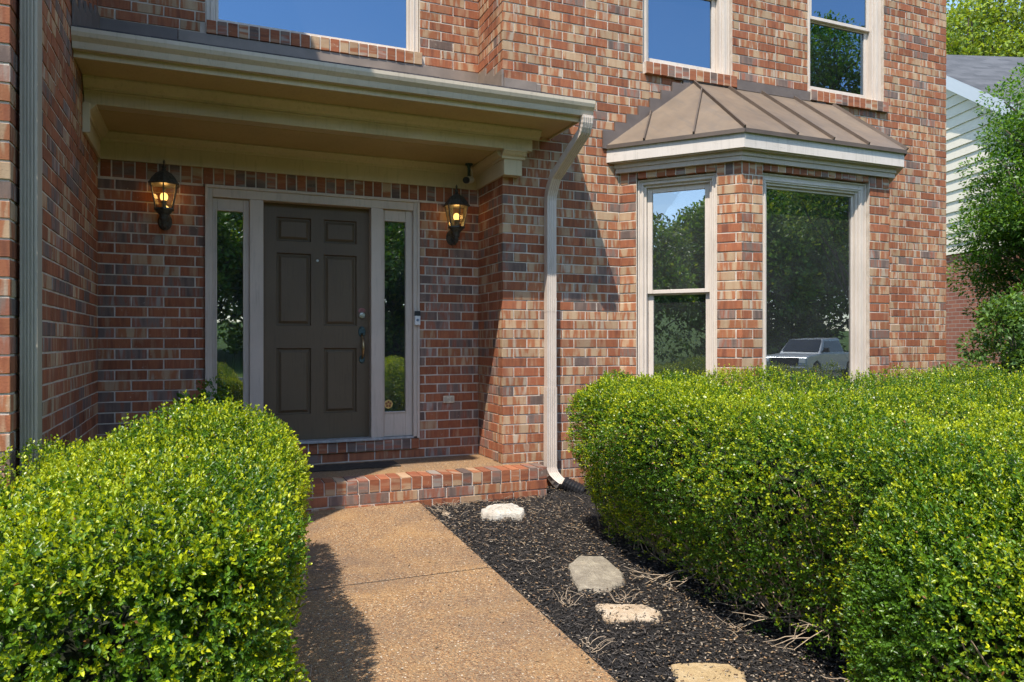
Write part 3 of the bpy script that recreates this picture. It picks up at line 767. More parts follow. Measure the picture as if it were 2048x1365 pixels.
sidelight(m2b+.0005, 1.6945, FD.hit(768, .03), FD.hit(810, .03), .63, 2.30, 'sidelight')
# door leaf with six raised panels
P = MB(FD); dw = dr-dl; y0 = .070
st = dw*.122; ms = dw*.12
cA = (dl+st, dl+dw/2-ms/2); cB = (dl+dw/2+ms/2, dr-st)
rows = [(DZ0+.24, DZ0+.80), (DZ0+.99, DZ0+1.60), (DZ0+1.70, DZ0+1.90)]
P.box(dl, cA[0], y0, y0+.045, DZ0+.024, DZ1+.009); P.box(cA[1], cB[0], y0, y0+.045, DZ0+.024, DZ1+.009); P.box(cB[1], dr, y0, y0+.045, DZ0+.024, DZ1+.009)
zz = [DZ0+.024]+[z for r in rows for z in r]+[DZ1+.009]
for k in range(0, 8, 2):
    for c in (cA, cB): P.box(c[0], c[1], y0, y0+.045, zz[k], zz[k+1])
door = P.build('front_door', M['door'], house)
for c in (cA, cB):
    for z0, z1 in rows:
        P = MB(FD); x0, x1 = c; g = .014; h = .038
        V = [(x0,y0+.001,z0),(x1,y0+.001,z0),(x1,y0+.001,z1),(x0,y0+.001,z1)]
        L1 = [(x0+g*.6,y0+.021,z0+g*.6),(x1-g*.6,y0+.021,z0+g*.6),(x1-g*.6,y0+.021,z1-g*.6),(x0+g*.6,y0+.021,z1-g*.6)]
        L2 = [(x0+g*1.2,y0+.021,z0+g*1.2),(x1-g*1.2,y0+.021,z0+g*1.2),(x1-g*1.2,y0+.021,z1-g*1.2),(x0+g*1.2,y0+.021,z1-g*1.2)]
        L3 = [(x0+h,y0+.005,z0+h),(x1-h,y0+.005,z0+h),(x1-h,y0+.005,z1-h),(x0+h,y0+.005,z1-h)]
        R = lambda o1, o2: [(o1+i, o1+(i+1) % 4, o2+(i+1) % 4, o2+i) for i in range(4)]
        P.add(V+L1+L2+L3, R(0,4)+R(4,8)+R(8,12)+[(12,13,14,15)]); P.build('panel', M['door'], door)
def ydisc(P, x, z, r, ya, yb, n=20, sx=1, sz=1):
    vs = [(x+r*sx*math.cos(2*math.pi*k/n), ya, z+r*sz*math.sin(2*math.pi*k/n)) for k in range(n)]+[(x+r*.8*sx*math.cos(2*math.pi*k/n), yb, z+r*.8*sz*math.sin(2*math.pi*k/n)) for k in range(n)]
    P.add(vs, [(k, (k+1) % n, n+(k+1) % n, n+k) for k in range(n)]+[tuple(range(n, 2*n))])
hx = dr-.062
P = MB(FD); ydisc(P, hx, DZ0+1.085, .030, y0, y0-.012); ydisc(P, hx, DZ0+1.085, .019, y0-.012, y0-.032); P.box(hx-.0022, hx+.0022, y0-.0345, y0-.03, DZ0+1.077, DZ0+1.093); P.build('deadbolt', M['silver'], door, smooth=False)
P = MB(FD); ydisc(P, hx, DZ0+1.125, .033, y0, y0-.0015, sz=.7); P.build('old_lock_mark', simple('bare_red_patch', (.24, .10, .09), .7, 30, .4), door)
P = MB(FD); ydisc(P, hx, DZ0+.94, .033, y0, y0-.010, sz=1.5)
hd = P.build('door_handle', M['verdigris'], door)
P = MB(FD); pts = [(hx, y0-.008, DZ0+.92)]
for i in range(9): t = i/8; pts.append((hx, y0-.012-.05*math.sin(math.pi*t)**.7, DZ0+.90-.19*t))
P.tube(pts, [.007, .008, .009, .011, .013, .014, .013, .011, .009, .008], 10); P.build('grip', M['brassworn'], hd, smooth=True)
P = MB(FD); ydisc(P, hx, DZ0+.70, .026, y0, y0-.010, sz=1.35); P.build('lower_rose', M['verdigris'], hd)
P = MB(FD); P.tube([(hx, y0-.01, DZ0+.925), (hx, y0-.035, DZ0+.93), (hx, y0-.045, DZ0+.922)], [.006, .008, .009], 8); P.build('thumb_latch', M['verdigris'], hd)
P = MB(FD); ydisc(P, dl+dw/2+.0, DZ0+1.545, .011, y0, y0-.004); P.build('peephole', M['silver'], door)

# ---- porch floor and brick step
P = MB(); P.box(-.75, 2.58, 5.66, 6.40, .02, .209); P.build('porch_floor', M['agg'], house)
FS = Fr(-.756, 5.48, 0); SW = 2.597+.756
B = Brick(); n = round(SW/CH); pc = SW/n
for i in range(n):
    B.one(FS, i*pc+JT/2, (i+1)*pc-JT/2, .214-.095, .214+random.uniform(-.002, .002), d=.205, vert=True, tan=-.45)
for k, (z0, z1) in enumerate([(.214-.095-JT-.071, .214-.095-JT), (-.055, .214-.095-2*JT-.071)]):
    x = -(BL/2 if k else 0)
    while x < SW:
        u, v = max(0, x), min(SW, x+BL)
        if v-u > .02: B.one(FS, u+JT/2, v-JT/2, z0, z1, tan=.1)
        x += BL
FSR = Fr(2.597, 5.48, 90)
st = B.build('step_bricks', house)
P = MB(FS); P.box(0, SW-.006, .007, .206, -.06, .206); P.build('mortar', M['mortar'], st)
B = Brick()
B.one(FSR, .102, .28, .04, .11); B.one(FSR, .102, .28, -.05, .03)
B.build('step_bricks', house)

# ================================================================ SMALL FITTINGS
def lantern(cx):
    L = empty('wall_lantern', (cx, 6.36, 2.11), '', 'wall lantern', 'lanterns beside the front door')
    cy = 6.215; b0 = 2.255; t0 = 2.445; rb, rt = .066, .104; ph = rad(30)
    P = MB()
    P.lathe((cx, cy, 0), [(.118, t0-.004), (.124, t0+.004), (.112, t0+.016), (.095, t0+.045), (.062, t0+.083), (.034, t0+.100), (.02, t0+.108), (.012, t0+.125), (.02, t0+.135), (.012, t0+.147), (.006, t0+.160), (.010, t0+.176), (.002, t0+.193)], 6, ph)
    P.build('lantern_roof', M['bronze'], L)
    P = MB()
    for k in range(6):
        a = 2*math.pi*k/6+ph; P.tube([(cx+rb*math.cos(a), cy+rb*math.sin(a), b0), (cx+rt*math.cos(a), cy+rt*math.sin(a), t0)], .0052, 5)
    P.lathe((cx, cy, 0), [(rb-.006, b0-.004), (rb+.012, b0-.004), (rb+.012, b0+.008), (rb-.006, b0+.008)], 6, ph)
    P.lathe((cx, cy, 0), [(.062, b0-.006), (.055, b0-.02), (.034, b0-.04), (.026, b0-.065), (.03, b0-.072), (.018, b0-.095), (.022, b0-.103), (.008, b0-.135)], 12)
    P.build('lantern_frame', M['bronze'], L)
    P = MB(); P.lathe((cx, cy, 0), [(rb-.002, b0+.008), (rt-.003, t0-.004)], 6, ph); P.f = P.f[:6]; P.m = P.m[:6]; P.build('lantern_glass', M['lampglass'], L)
    P = MB(); P.lathe((cx, cy, 0), [(.012, b0+.055), (.020, b0+.07), (.027, b0+.088), (.028, b0+.103), (.022, b0+.119), (.010, b0+.128), (.001, b0+.130)], 16); P.build('bulb', M['bulb'], L, smooth=True)
    P = MB(); P.lathe((cx, cy, 0), [(.016, b0), (.016, b0+.05), (.021, b0+.055), (.021, b0+.069)], 14); P.build('bulb_socket', simple('grey_socket', (.25, .25, .22), .5), L)
    P = MB()
    P.fr = Fr(0, 6.36, 0); ydisc(P, cx, 2.185, .052, 0, -.014, sz=1.35)
    P.fr = W0
    P.tube([(cx, 6.345, 2.17), (cx+.002, 6.31, 2.125), (cx, 6.265, 2.12), (cx, 6.225, 2.145), (cx, 6.215, 2.19)], [.012, .016, .015, .013, .012], 8)
    P.tube([(cx, 6.34, 2.22), (cx, 6.30, 2.235), (cx, 6.26, 2.215), (cx, 6.235, 2.19)], [.008, .011, .01, .008], 7)
    P.build('wall_bracket', M['bronze'], L)
    lt = bpy.data.lights.new('bulb_light', 'POINT'); lt.energy = .28; lt.color = (1, .66, .30); lt.shadow_soft_size = .03
    lo = bpy.data.objects.new('bulb_light', lt); link(lo, (cx, cy, b0+.145), L)
    return L
a = lantern(X(328, 6.215)); a['label'] = 'lit bronze lantern on the brick wall left of the front door, nearest the corner downspout'
a = lantern(X(913, 6.215)); a['label'] = 'lit bronze lantern on the brick wall right of the front door, under the small camera'
# security camera
cx = X(938, 6.22); sc = empty('security_camera', (cx, 6.22, 2.82), 'small black and white security camera hung in the porch ceiling corner', 'camera')
P = MB(); P.lathe((cx, 6.22, 0), [(.036, 2.834), (.034, 2.822), (.018, 2.815), (.016, 2.80)], 16); P.tube([(cx, 6.22, 2.81), (cx, 6.22, 2.74), (cx-.004, 6.21, 2.71)], [.014, .014, .017], 10); P.build('mount', M['verdigris'], sc)
P = MB(); P.tube([(cx+.03, 6.245, 2.70), (cx-.04, 6.17, 2.675)], .032, 16); P.build('camera_body', M['whitep'], sc)
P = MB(); P.tube([(cx-.041, 6.169, 2.675), (cx-.055, 6.153, 2.670)], [.031, .028], 16); P.build('lens', M['black'], sc)
P = MB(); P.tube([(cx+.02, 6.235, 2.80), (cx+.038, 6.245, 2.77), (cx+.04, 6.25, 2.70)], .004, 6); P.build('cable', M['whitep'], sc)
# doorbell on the right jamb
bxp = X(834, 6.33); db = empty('doorbell', (bxp, 6.335, 1.4), 'black and silver video doorbell on the right door jamb', 'doorbell')
dz = 1.25+(682.5-651)*6.52/FPX
P = MB(); P.box(bxp-.025, bxp+.025, 6.305, 6.327, dz, dz+.082); P.build('faceplate', M['whitep'], db, bevel=.003)
P = MB(); P.box(bxp-.025, bxp+.025, 6.304, 6.327, dz+.0825, dz+.125); P.build('camera_window', M['black'], db, bevel=.003)
P = MB(); P.fr = Fr(0, 6.305, 0); ydisc(P, bxp, dz+.045, .013, 0, -.003); P.build('button', simple('blue_grey_button', (.16, .22, .30), .3), db)
# wall outlet
ox = X(897, 6.36); oz = 1.25-(806-682.5)*6.65/FPX
ol = empty('wall_outlet', (ox, 6.36, oz), 'small chipped cream outlet plate low on the brick wall by the door', 'outlet')
P = MB(); P.box(ox-.052, ox+.052, 6.346, 6.358, oz, oz+.064); P.build('cover_plate', simple('cream_plate', (.52, .46, .34), .6, 40, .4), ol, bevel=.002)
for k in (-1, 1):
    P = MB(); P.box(ox-.03*k-.014, ox-.03*k+.014, 6.342, 6.3455, oz+.012, oz+.052); P.build('socket_cover', simple('cream_cover', (.40, .35, .27), .6), ol, bevel=.002)
# amber sticker on the right sidelight's glass
stx = FD.hit(777, .02); 
P = MB(Fr(stx, 6.36+.024, 0))
for k in range(8): a_ = k*math.pi/4; 
P.lathe((0, 0, 0), [(.04, 0), (.04, .001)], 8); V_ = [(x, -z, y) for x, y, z in [(v[0]-stx, v[1]-6.384, v[2]) for v in P.v]]
P.v = [P.fr((x, y*1.0, z+.695)) for x, y, z in V_]
stk = P.build('window_sticker', simple('amber_sticker', (.50, .34, .10), .5, 60, .3), org=(stx, 6.38, .69)); tag(stk, 'round amber flower sticker low on the right sidelight glass', 'sticker')
P = MB(Fr(stx, 6.36+.0215, 0))
for k in range(5):
    a_ = 2*math.pi*k/5+.3; px_, pz_ = .019*math.cos(a_), .019*math.sin(a_)
    P.add([(px_+.011*math.cos(t*math.pi/4), 0, .695+pz_+.011*math.sin(t*math.pi/4)) for t in range(8)], [tuple(range(8))])
P.build('flower_motif', simple('brown_print', (.20, .07, .02), .5), stk)
# worn mat on the porch floor
P = MB(); xa, xb, ya, yb = .15, X(790, 6.2), 5.98, 6.26; n_ = 40; top = []
for i in range(n_+1): top.append((xa+(xb-xa)*i/n_, ya+random.uniform(-.006, .006)+.012*math.sin(i*.7)))
bot = [(x, yb+random.uniform(-.02, .012)) for x, _ in reversed(top)]
P.poly([(x, y, .211) for x, y in top+bot], (0, 0, .007))
tag(P.build('doormat', simple('rotted_mat', (.035, .026, .018), .95, 25, .7, .9, 60), org=(.7, 6.1, .21)), 'thin dark worn doormat lying on the porch floor below the door', 'doormat')
# things seen through the glass of the entry
P = MB(); P.box(.02, .07, 8.0, 8.05, .38, 1.45); P.lathe((.62, 7.6, 0), [(.045, .38), (.045, .62), (.03, .66), (.024, .8), (.036, .95), (.026, 1.1), (.04, 1.2), (.05, 1.27), (.05, 1.30)], 12)
P.tube([(.62, 7.6, 1.28), (.15, 8.9, 1.30)], .03, 8)
for i in range(6): P.tube([(.56-.07*i, 7.76+.2*i, .4), (.56-.07*i, 7.76+.2*i, 1.27)], .014, 6)
tag(P.build('stair_railing', simple('dark_wood', (.02, .012, .01), .5), org=(.6, 7.6, .38)), 'dark wooden stair railing seen inside through the left sidelight', 'railing')
P = MB(); P.box(1.78, 2.2, 8.3, 8.33, .45, .85)
for i in range(16): P.box(1.80, 2.18, 8.285, 8.299, .47+.023*i, .48+.023*i)
tag(P.build('return_vent', simple('grey_vent', (.3, .3, .3), .6), org=(2, 8.3, .45)), 'grey slatted floor vent seen inside through the right sidelight', 'vent')
def curtain(x0, x1, y, z0, z1, label):
    n_ = 40; V = []; 
    for i in range(n_+1):
        x = x0+(x1-x0)*i/n_; yy = y+.025*math.sin(i*.9)+.01*math.sin(i*2.3)
        V += [(x, yy, z0), (x, yy, z1)]
    P = MB(); P.add(V, [(2*i, 2*i+2, 2*i+3, 2*i+1) for i in range(n_)]); o = P.build('curtain', M['curtain'], org=((x0+x1)/2, y, z0), smooth=True)
    tag(o, label, 'curtain', 'curtains inside the upper windows')
curtain(5.72, 5.93, 5.99, 3.75, 5.4, 'grey curtain at the left side inside the upper right window')
curtain(6.30, 6.66, 5.99, 3.75, 5.4, 'grey curtain at the right side inside the upper right window')

# ================================================================ FOLIAGE
def unit(a): return a/np.maximum(1e-9, np.linalg.norm(a, axis=1, keepdims=True))
def leaf_mesh(name, base, dirv, nrm, L, Wd, col, m, parent=None, fold=.25, org=(0,0,0), near=None):
    if near is None or not near.any(): return leaf4(name, base, dirv, nrm, L, Wd, col, m, parent, org)
    far = ~near
    A = leaf_arr6(base[near], dirv[near], nrm[near], L[near], Wd[near], col[near], fold)
    B_ = leaf_arr4(base[far], dirv[far], nrm[far], L[far], Wd[far], col[far])
    V = np.concatenate([A[0], B_[0]]); F = np.concatenate([A[1], B_[1]+len(A[0])]); C = np.concatenate([A[2], B_[2]])
    return np_mesh(name, V, F, m, parent, col=C, org=org)
def leaf_arr4(base, dirv, nrm, L, Wd, col):
    n = len(base); dirv = unit(dirv); s = unit(np.cross(dirv, nrm)); nn = unit(np.cross(s, dirv)); L = L[:, None]; Wd = Wd[:, None]
    V = np.empty((n, 4, 3)); V[:, 0] = base; V[:, 2] = base+dirv*L
    V[:, 1] = base+dirv*L*.5-s*Wd*.58+nn*Wd*.2; V[:, 3] = base+dirv*L*.5+s*Wd*.58+nn*Wd*.2
    i = (np.arange(n)*4)[:, None]; F = i+np.array([[0,3,2,1]])
    return V.reshape(-1, 3), F, np.repeat(np.concatenate([col, np.ones((n,1))], 1), 4, 0)
def leaf4(name, base, dirv, nrm, L, Wd, col, m, parent=None, org=(0,0,0)):
    V, F, C = leaf_arr4(base, dirv, nrm, L, Wd, col); return np_mesh(name, V, F, m, parent, col=C, org=org)
def leaf_arr6(base, dirv, nrm, L, Wd, col, fold):
    n = len(base); dirv = unit(dirv); s = unit(np.cross(dirv, nrm)); nn = unit(np.cross(s, dirv))
    L = L[:, None]; Wd = Wd[:, None]
    V = np.empty((n, 6, 3)); 
    V[:, 0] = base; V[:, 3] = base+dirv*L-nn*L*.06
    up = nn*Wd*fold
    V[:, 1] = base+dirv*L*.34-s*Wd*.46+up; V[:, 2] = base+dirv*L*.72-s*Wd*.40+up
    V[:, 5] = base+dirv*L*.34+s*Wd*.46+up; V[:, 4] = base+dirv*L*.72+s*Wd*.40+up
    i = (np.arange(n)*6)[:, None]
    F = np.concatenate([i+np.array([[0,3,2,1]]), i+np.array([[0,5,4,3]])], 0)
    C = np.repeat(np.concatenate([col, np.ones((n,1))], 1), 6, 0)
    return V.reshape(-1, 3), F, C
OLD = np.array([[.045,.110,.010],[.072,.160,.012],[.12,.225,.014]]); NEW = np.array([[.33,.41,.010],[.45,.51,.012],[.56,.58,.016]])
def sprigs(P, Nn, ln, per, lsz, newp, rng, old=OLD, new=NEW, upb=.35, spread=.9, brown=.006):
    """P sprig roots, Nn outward normals; returns leaf arrays"""
    n = len(P); d = unit(Nn+rng.normal(0, .45, (n,3))+np.array([0,0,upb]))
    ref = unit(rng.normal(0, 1, (n,3))); a = unit(np.cross(d, ref)); b = unit(np.cross(d, a))
    base = []; dv = []; nr = []; LL = []; cc = []
    age = rng.random(n) < newp
    shade = rng.random(n)
    ln_ = ln*rng.uniform(.6, 1.3, n)
    ci = rng.integers(0, 3, n)
    for k in range(per):
        t = (k//2+1)/(per//2)
        ang = (k % 2)*math.pi+(k//2)*1.45; r = a*math.cos(ang)+b*math.sin(ang)
        base.append(P+d*(ln_*(t-.55))[:, None]+rng.normal(0, .002, (n,3)))
        dv.append(r*spread*(1.15-.55*t)+d*(.35+.75*t)+rng.normal(0, .18, (n,3)))
        nr.append(d*1.0-r*.35+rng.normal(0, .25, (n,3)))
        LL.append(lsz*rng.uniform(.7, 1.2, n)*(1-.25*t))
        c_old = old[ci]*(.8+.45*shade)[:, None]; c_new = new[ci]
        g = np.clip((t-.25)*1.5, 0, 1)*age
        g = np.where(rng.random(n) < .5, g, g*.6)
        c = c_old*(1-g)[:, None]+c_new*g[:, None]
        c *= rng.uniform(.82, 1.18, (n,1))
        br = rng.random(n) < brown; c[br] = np.array([.26, .11, .04])
        cc.append(c)
    cat = lambda q: np.concatenate(q, 0)
    return cat(base), cat(dv), cat(nr), cat(LL), cat(cc)
def vnoise(P, f, seed):
    r = np.random.default_rng(seed); o = np.zeros(len(P))
    for i in range(7):
        k = unit(r.normal(0, 1, (1,3)))[0]*f*r.uniform(.6, 1.7); o += np.sin(P@k+r.uniform(0, 6.28))
    return o/7**.5
def rbox(n, lo, hi, r, rng, faces=(1,1,1,1,1,0)):   # points and normals on a rounded box; faces -x +x -y +y +z -z
    lo = np.array(lo, float); hi = np.array(hi, float); d = hi-lo
    ar = np.array([d[1]*d[2], d[1]*d[2], d[0]*d[2], d[0]*d[2], d[0]*d[1], d[0]*d[1]])*np.array(faces); ar /= ar.sum()
    f = rng.choice(6, n, p=ar); P = lo+rng.random((n,3))*d
    for k in range(6):
        ax = k//2; mk = f == k; P[mk, ax] = (lo if k % 2 == 0 else hi)[ax] if k < 4 else (hi[2] if k == 4 else lo[2])
    inner_lo = lo+r; inner_hi = hi-r; inner_lo[2] = lo[2]
    q = np.clip(P, inner_lo, inner_hi); v = P-q; ln = np.linalg.norm(v, axis=1, keepdims=True)
    Nn = v/np.maximum(ln, 1e-6); return q+Nn*r, Nn
def tubes_mesh(name, paths, radii, m, parent=None, k=4, org=(0,0,0)):
    P = MB()
    for p, r in zip(paths, radii): P.tube(p, r, k, cap=False)
    return P.build(name, m, parent, org=org if parent is None else None)
def branchy(base, tip, rng, wob=.06, seg=6, r0=.006):
    base = np.array(base); tip = np.array(tip); p = []
    w1 = rng.normal(0, wob, 3); w2 = rng.normal(0, wob*.6, 3)
    for i in range(seg+1):
        t = i/seg; p.append(tuple(base+(tip-base)*t+w1*math.sin(math.pi*t)+w2*math.sin(2*math.pi*t)))
    return p, [r0*(1-.8*i/seg)+.0007 for i in range(seg+1)]

def dep_at(rng, n): return rng.uniform(.0, .035, (n, 1))
def hedge(name, label, lo, hi, r, warp, dens, seed, ndens, group=None, newp=.45, core=.34, lsz=.0160, bumpa=.055, faces=(1,1,1,1,1,0), origin=None):
    rng = np.random.default_rng(seed)
    org = origin or ((lo[0]+hi[0])/2, (lo[1]+hi[1])/2, lo[2])
    H = empty(name, org, label, 'hedge', group)
    P, Nn = rbox(ndens, lo, hi, r, rng, faces)
    P = P+Nn*(vnoise(P, 4.5, seed)*bumpa+vnoise(P, 13, seed+1)*bumpa*.5)[:, None]
    dep = rng.random(len(P))**1.8*.13
    P = P-Nn*dep[:, None]
    keep = rng.random(len(P)) < dens(P, Nn); P, Nn = P[keep], Nn[keep]
    # open holes in the foliage
    hole = vnoise(P, 9, seed+5); kp = (hole < 1.9) | (rng.random(len(P)) < .4); P, Nn = P[kp], Nn[kp]
    clump = vnoise(P, 6, seed+9)
    P = warp(P)
    ns = len(P)//14; si = rng.integers(0, len(P), ns); si = si[vnoise(P[si], 5, seed+40) > .1]     # stray new shoots
    Ps, Ns = P[si]+Nn[si]*dep_at(rng, len(si)), Nn[si]
    inn = rng.random(len(P)) < .28
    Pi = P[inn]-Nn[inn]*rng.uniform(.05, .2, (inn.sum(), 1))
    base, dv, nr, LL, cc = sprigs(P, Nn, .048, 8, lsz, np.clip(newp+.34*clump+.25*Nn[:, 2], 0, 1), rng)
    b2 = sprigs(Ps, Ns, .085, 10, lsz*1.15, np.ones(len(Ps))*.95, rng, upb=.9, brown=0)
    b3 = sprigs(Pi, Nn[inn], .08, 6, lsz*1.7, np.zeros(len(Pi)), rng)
    base, dv, nr, LL, cc = [np.concatenate([q, q2, q3], 0) for q, q2, q3 in zip((base, dv, nr, LL, cc), b2, b3)]
    bm = (vnoise(base, 8, seed+77) > 2.05) & (rng.random(len(base)) < .55); cc[bm] = np.array([.22, .10, .04])*rng.uniform(.6, 1.4, (bm.sum(), 1))
    near = np.linalg.norm(base[:, :2], axis=1) < 3.0
    leaf_mesh('foliage', base, dv, nr, LL, LL*.56, cc, M['leaf'], H, near=near)
    print(name, len(base), near.sum())
    # filler hull inside the hedge, its dark colour stands in for inner shade
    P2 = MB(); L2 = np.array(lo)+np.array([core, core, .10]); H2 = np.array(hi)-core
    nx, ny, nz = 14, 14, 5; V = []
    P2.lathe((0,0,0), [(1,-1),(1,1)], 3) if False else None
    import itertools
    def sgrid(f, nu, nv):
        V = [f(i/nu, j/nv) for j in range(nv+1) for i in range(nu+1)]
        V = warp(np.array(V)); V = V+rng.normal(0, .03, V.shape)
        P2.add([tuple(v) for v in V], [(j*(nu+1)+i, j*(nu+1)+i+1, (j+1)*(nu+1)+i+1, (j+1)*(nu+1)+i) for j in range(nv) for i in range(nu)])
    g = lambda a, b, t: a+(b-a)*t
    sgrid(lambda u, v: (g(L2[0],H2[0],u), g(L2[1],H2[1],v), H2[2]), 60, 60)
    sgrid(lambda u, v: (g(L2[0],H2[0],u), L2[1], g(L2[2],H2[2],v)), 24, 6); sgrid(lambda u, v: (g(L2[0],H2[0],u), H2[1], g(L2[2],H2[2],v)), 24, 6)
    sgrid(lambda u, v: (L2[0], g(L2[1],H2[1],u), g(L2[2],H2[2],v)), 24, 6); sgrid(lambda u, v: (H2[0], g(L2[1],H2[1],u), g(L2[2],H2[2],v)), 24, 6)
    P2.build('inner_shade_hull', M['core'], H)
    return H, rng

# left hedge ------------------------------------------------------
LH0, LH1 = (-2.9, 1.66, gz(2.5)), (.40, 4.42, .86)
def warpL(P):
    Q = P.copy(); y = P[:, 1]; z = P[:, 2]
    right = (P[:, 0]+2.9)/3.3
    Q[:, 0] += right*(-.20+.085*(y-1.7))                      # right face drifts outward towards the house
    Q[:, 0] -= right*np.clip(.45-z, 0, 1)*.22
    Q[:, 2] -= .12*np.clip((-.1-P[:, 0])/.6, 0, 1)*np.clip(z-.3, 0, .5)*2
    return Q
def densL(P, Nn):
    w_ = np.clip(1.3-.13*np.hypot(P[:, 0], P[:, 1]), .4, 1); w_[P[:, 0] < -1.9] = .25; w_[(Nn[:, 1] > .6)] *= .5; w_[P[:, 2] < .25] *= .5
    # plants do not grow through the wing's wall
    w_[(P[:, 0] < -.70) & (P[:, 1] > 3.60)] = 0
    return w_
HL, rg = hedge('boxwood_hedge', 'clipped boxwood hedge left of the walkway, in front of the door wall', LH0, LH1, .17, warpL, densL, 11, 72000, 'boxwood hedges', newp=.60)
pa, ra = [], []
for i in range(140):
    x = rg.uniform(-.5, .15); y = rg.uniform(1.9, 4.2); t_ = (rg.uniform(.2, .40)+.05*(y-2)-.1, y+rg.normal(0, .15), rg.uniform(.0, .6)); p, r_ = branchy((x, y, -.12), t_, rg, .05, 5, .006); pa.append(p); ra.append(r_)
tubes_mesh('branches', pa, ra, M['twig'], HL)

# right hedge -----------------------------------------------------
RH0, RH1 = (2.18, .95, gz(2.5)), (6.4, 4.50, .965)
def warpR(P):
    Q = P.copy(); z = P[:, 2]; y = P[:, 1]
    left = np.clip(1-(P[:, 0]-2.16)/1.2, 0, 1)
    Q[:, 0] += left*np.clip(.60-z, 0, 1)*.40+left*.05*np.sin(y*3.1)
    Q[:, 2] += -.055*np.clip(3.6-y, 0, 3)*.6
    return Q
def densR(P, Nn):
    w_ = np.clip(1.35-.14*np.hypot(P[:, 0], P[:, 1]), .4, 1); w_[P[:, 0] > 4.6] *= .6; w_[(P[:, 0] < 3.1) & (P[:, 1] > 3.3)] = 1; w_[(Nn[:, 1] > .6)] *= .4; w_[(Nn[:, 0] > .6)] *= .15
    w_[(P[:, 1] < 1.2)] *= .6
    lowf = (Nn[:, 0] < -.4) & (P[:, 2] < .38); w_[lowf] *= np.clip((P[lowf, 2]+.06)/.30, .06, 1)
    w_[(Nn[:, 1] < -.6)] *= .6
    return w_
HR, rg = hedge('boxwood_hedge', 'large clipped boxwood hedge right of the walkway, below the bay window', RH0, RH1, .20, warpR, densR, 31, 108000, 'boxwood hedges', newp=.50, bumpa=.055)
pa, ra = [], []
for i in range(420):
    y = rg.uniform(1.3, 4.3); x = rg.uniform(2.55, 3.0); z = rg.uniform(-.12, .75)
    t_ = (2.22+max(0, .60-z)*.40+rg.uniform(.03, .20), y+rg.normal(0, .22), z); p, r_ = branchy((x, y+rg.normal(0, .2), -.10), t_, rg, .05, 6, .0050); pa.append(p); ra.append(r_)
tubes_mesh('branches', pa, ra, M['twig'], HR)
pa, ra = [], []
def twigfan(x, y, z, dx, dy, dz, L, n, r0):
    p, r_ = branchy((x, y, z), (x+dx*L, y+dy*L, z+dz*L), rg, .02, 6, r0); pa.append(p); ra.append(r_)
    for k in range(n):
        j = rg.integers(2, 6); q = np.array(p[j]); l2 = L*rg.uniform(.2, .5); s = -1 if k % 2 else 1
        e2 = q+np.array([dx*l2+rg.normal(0, .03), dy*l2+s*l2*.38, dz*l2+rg.uniform(-.1, .5)*l2]); p2, r2 = branchy(q, e2, rg, .006, 3, r0*.55); pa.append(p2); ra.append(r2)
        if rg.random() < .7:
            q = np.array(p2[2]); e3 = q+(e2-q)*.8+rg.normal(0, .025, 3); p3, r3 = branchy(q, e3, rg, .003, 2, r0*.35); pa.append(p3); ra.append(r3)
for (y, n) in ((3.4, 4), (3.25, 4), (2.95, 4), (2.7, 5), (2.5, 4), (2.35, 5), (2.2, 4), (2.05, 4)):
    pa, ra = [], []
    twigfan(2.64, y+rg.uniform(-.05, .1), gz(y)+rg.uniform(.05, .2), -1, rg.uniform(-.45, .15), rg.uniform(-.22, .05), rg.uniform(.30, .50), n, .0036)
    tubes_mesh('dead_branch', pa, ra, M['deadtwig'], HR)
# near mound at the right
def warpM(P): 
    Q = P.copy(); c = np.array([2.42, 1.22]); z = P[:, 2]; k = np.clip(.35-z, 0, 1)*.35
    Q[:, :2] += (c-Q[:, :2])*k[:, None]; return Q
HM, rg = hedge('boxwood_hedge', 'nearest rounded end of boxwood bulging into the lower right corner', (1.80, .50, gz(1.2)), (3.2, 1.90, .80), .42, warpM, lambda P, Nn: np.where(P[:, 2] < .15, .5, 1.0)*np.where((Nn[:, 0] > .3) | (Nn[:, 1] < -.5), .5, 1), 37, 24000, 'boxwood hedges', newp=.5, core=.34)
pa, ra = [], []
for i in range(90):
    a_ = rg.uniform(1.2, 4.2); p, r_ = branchy((2.4, 1.3, -.15), (2.4+.55*math.cos(a_), 1.3+.55*math.sin(a_), rg.uniform(-.05, .5)), rg, .05, 5, .007); pa.append(p); ra.append(r_)
tubes_mesh('branches', pa, ra, M['twig'], HM)

def crown_leaves(name, parent, centers, rads, n, lsz, cols, seed, m='treeleaf', droop=0, wr=.5, shell=.55):
    rng = np.random.default_rng(seed); centers = np.array(centers); rads = np.array(rads)
    p_ = rads**2; p_ = p_/p_.sum(); i = rng.choice(len(centers), n, p=p_)
    d = unit(rng.normal(0, 1, (n,3))); rr = rads[i]*(1-shell*rng.random(n)**1.6)
    P = centers[i]+d*rr[:, None]*np.array([1,1,.8])
    dv = unit(d+rng.normal(0, .6, (n,3))+np.array([0,0,-droop])); nr = unit(d*.4+rng.normal(0, .5, (n,3))+np.array([0,0,.9]))
    cols = np.array(cols); c = cols[rng.integers(0, len(cols), n)]*rng.uniform(.75, 1.25, (n,1))
    cl = rng.uniform(.8, 1.2, len(centers))[i]; c = c*cl[:, None]
    L = lsz*rng.uniform(.6, 1.25, n)
    return leaf_mesh(name, P, dv, nr, L, L*wr, c, M[m], parent)
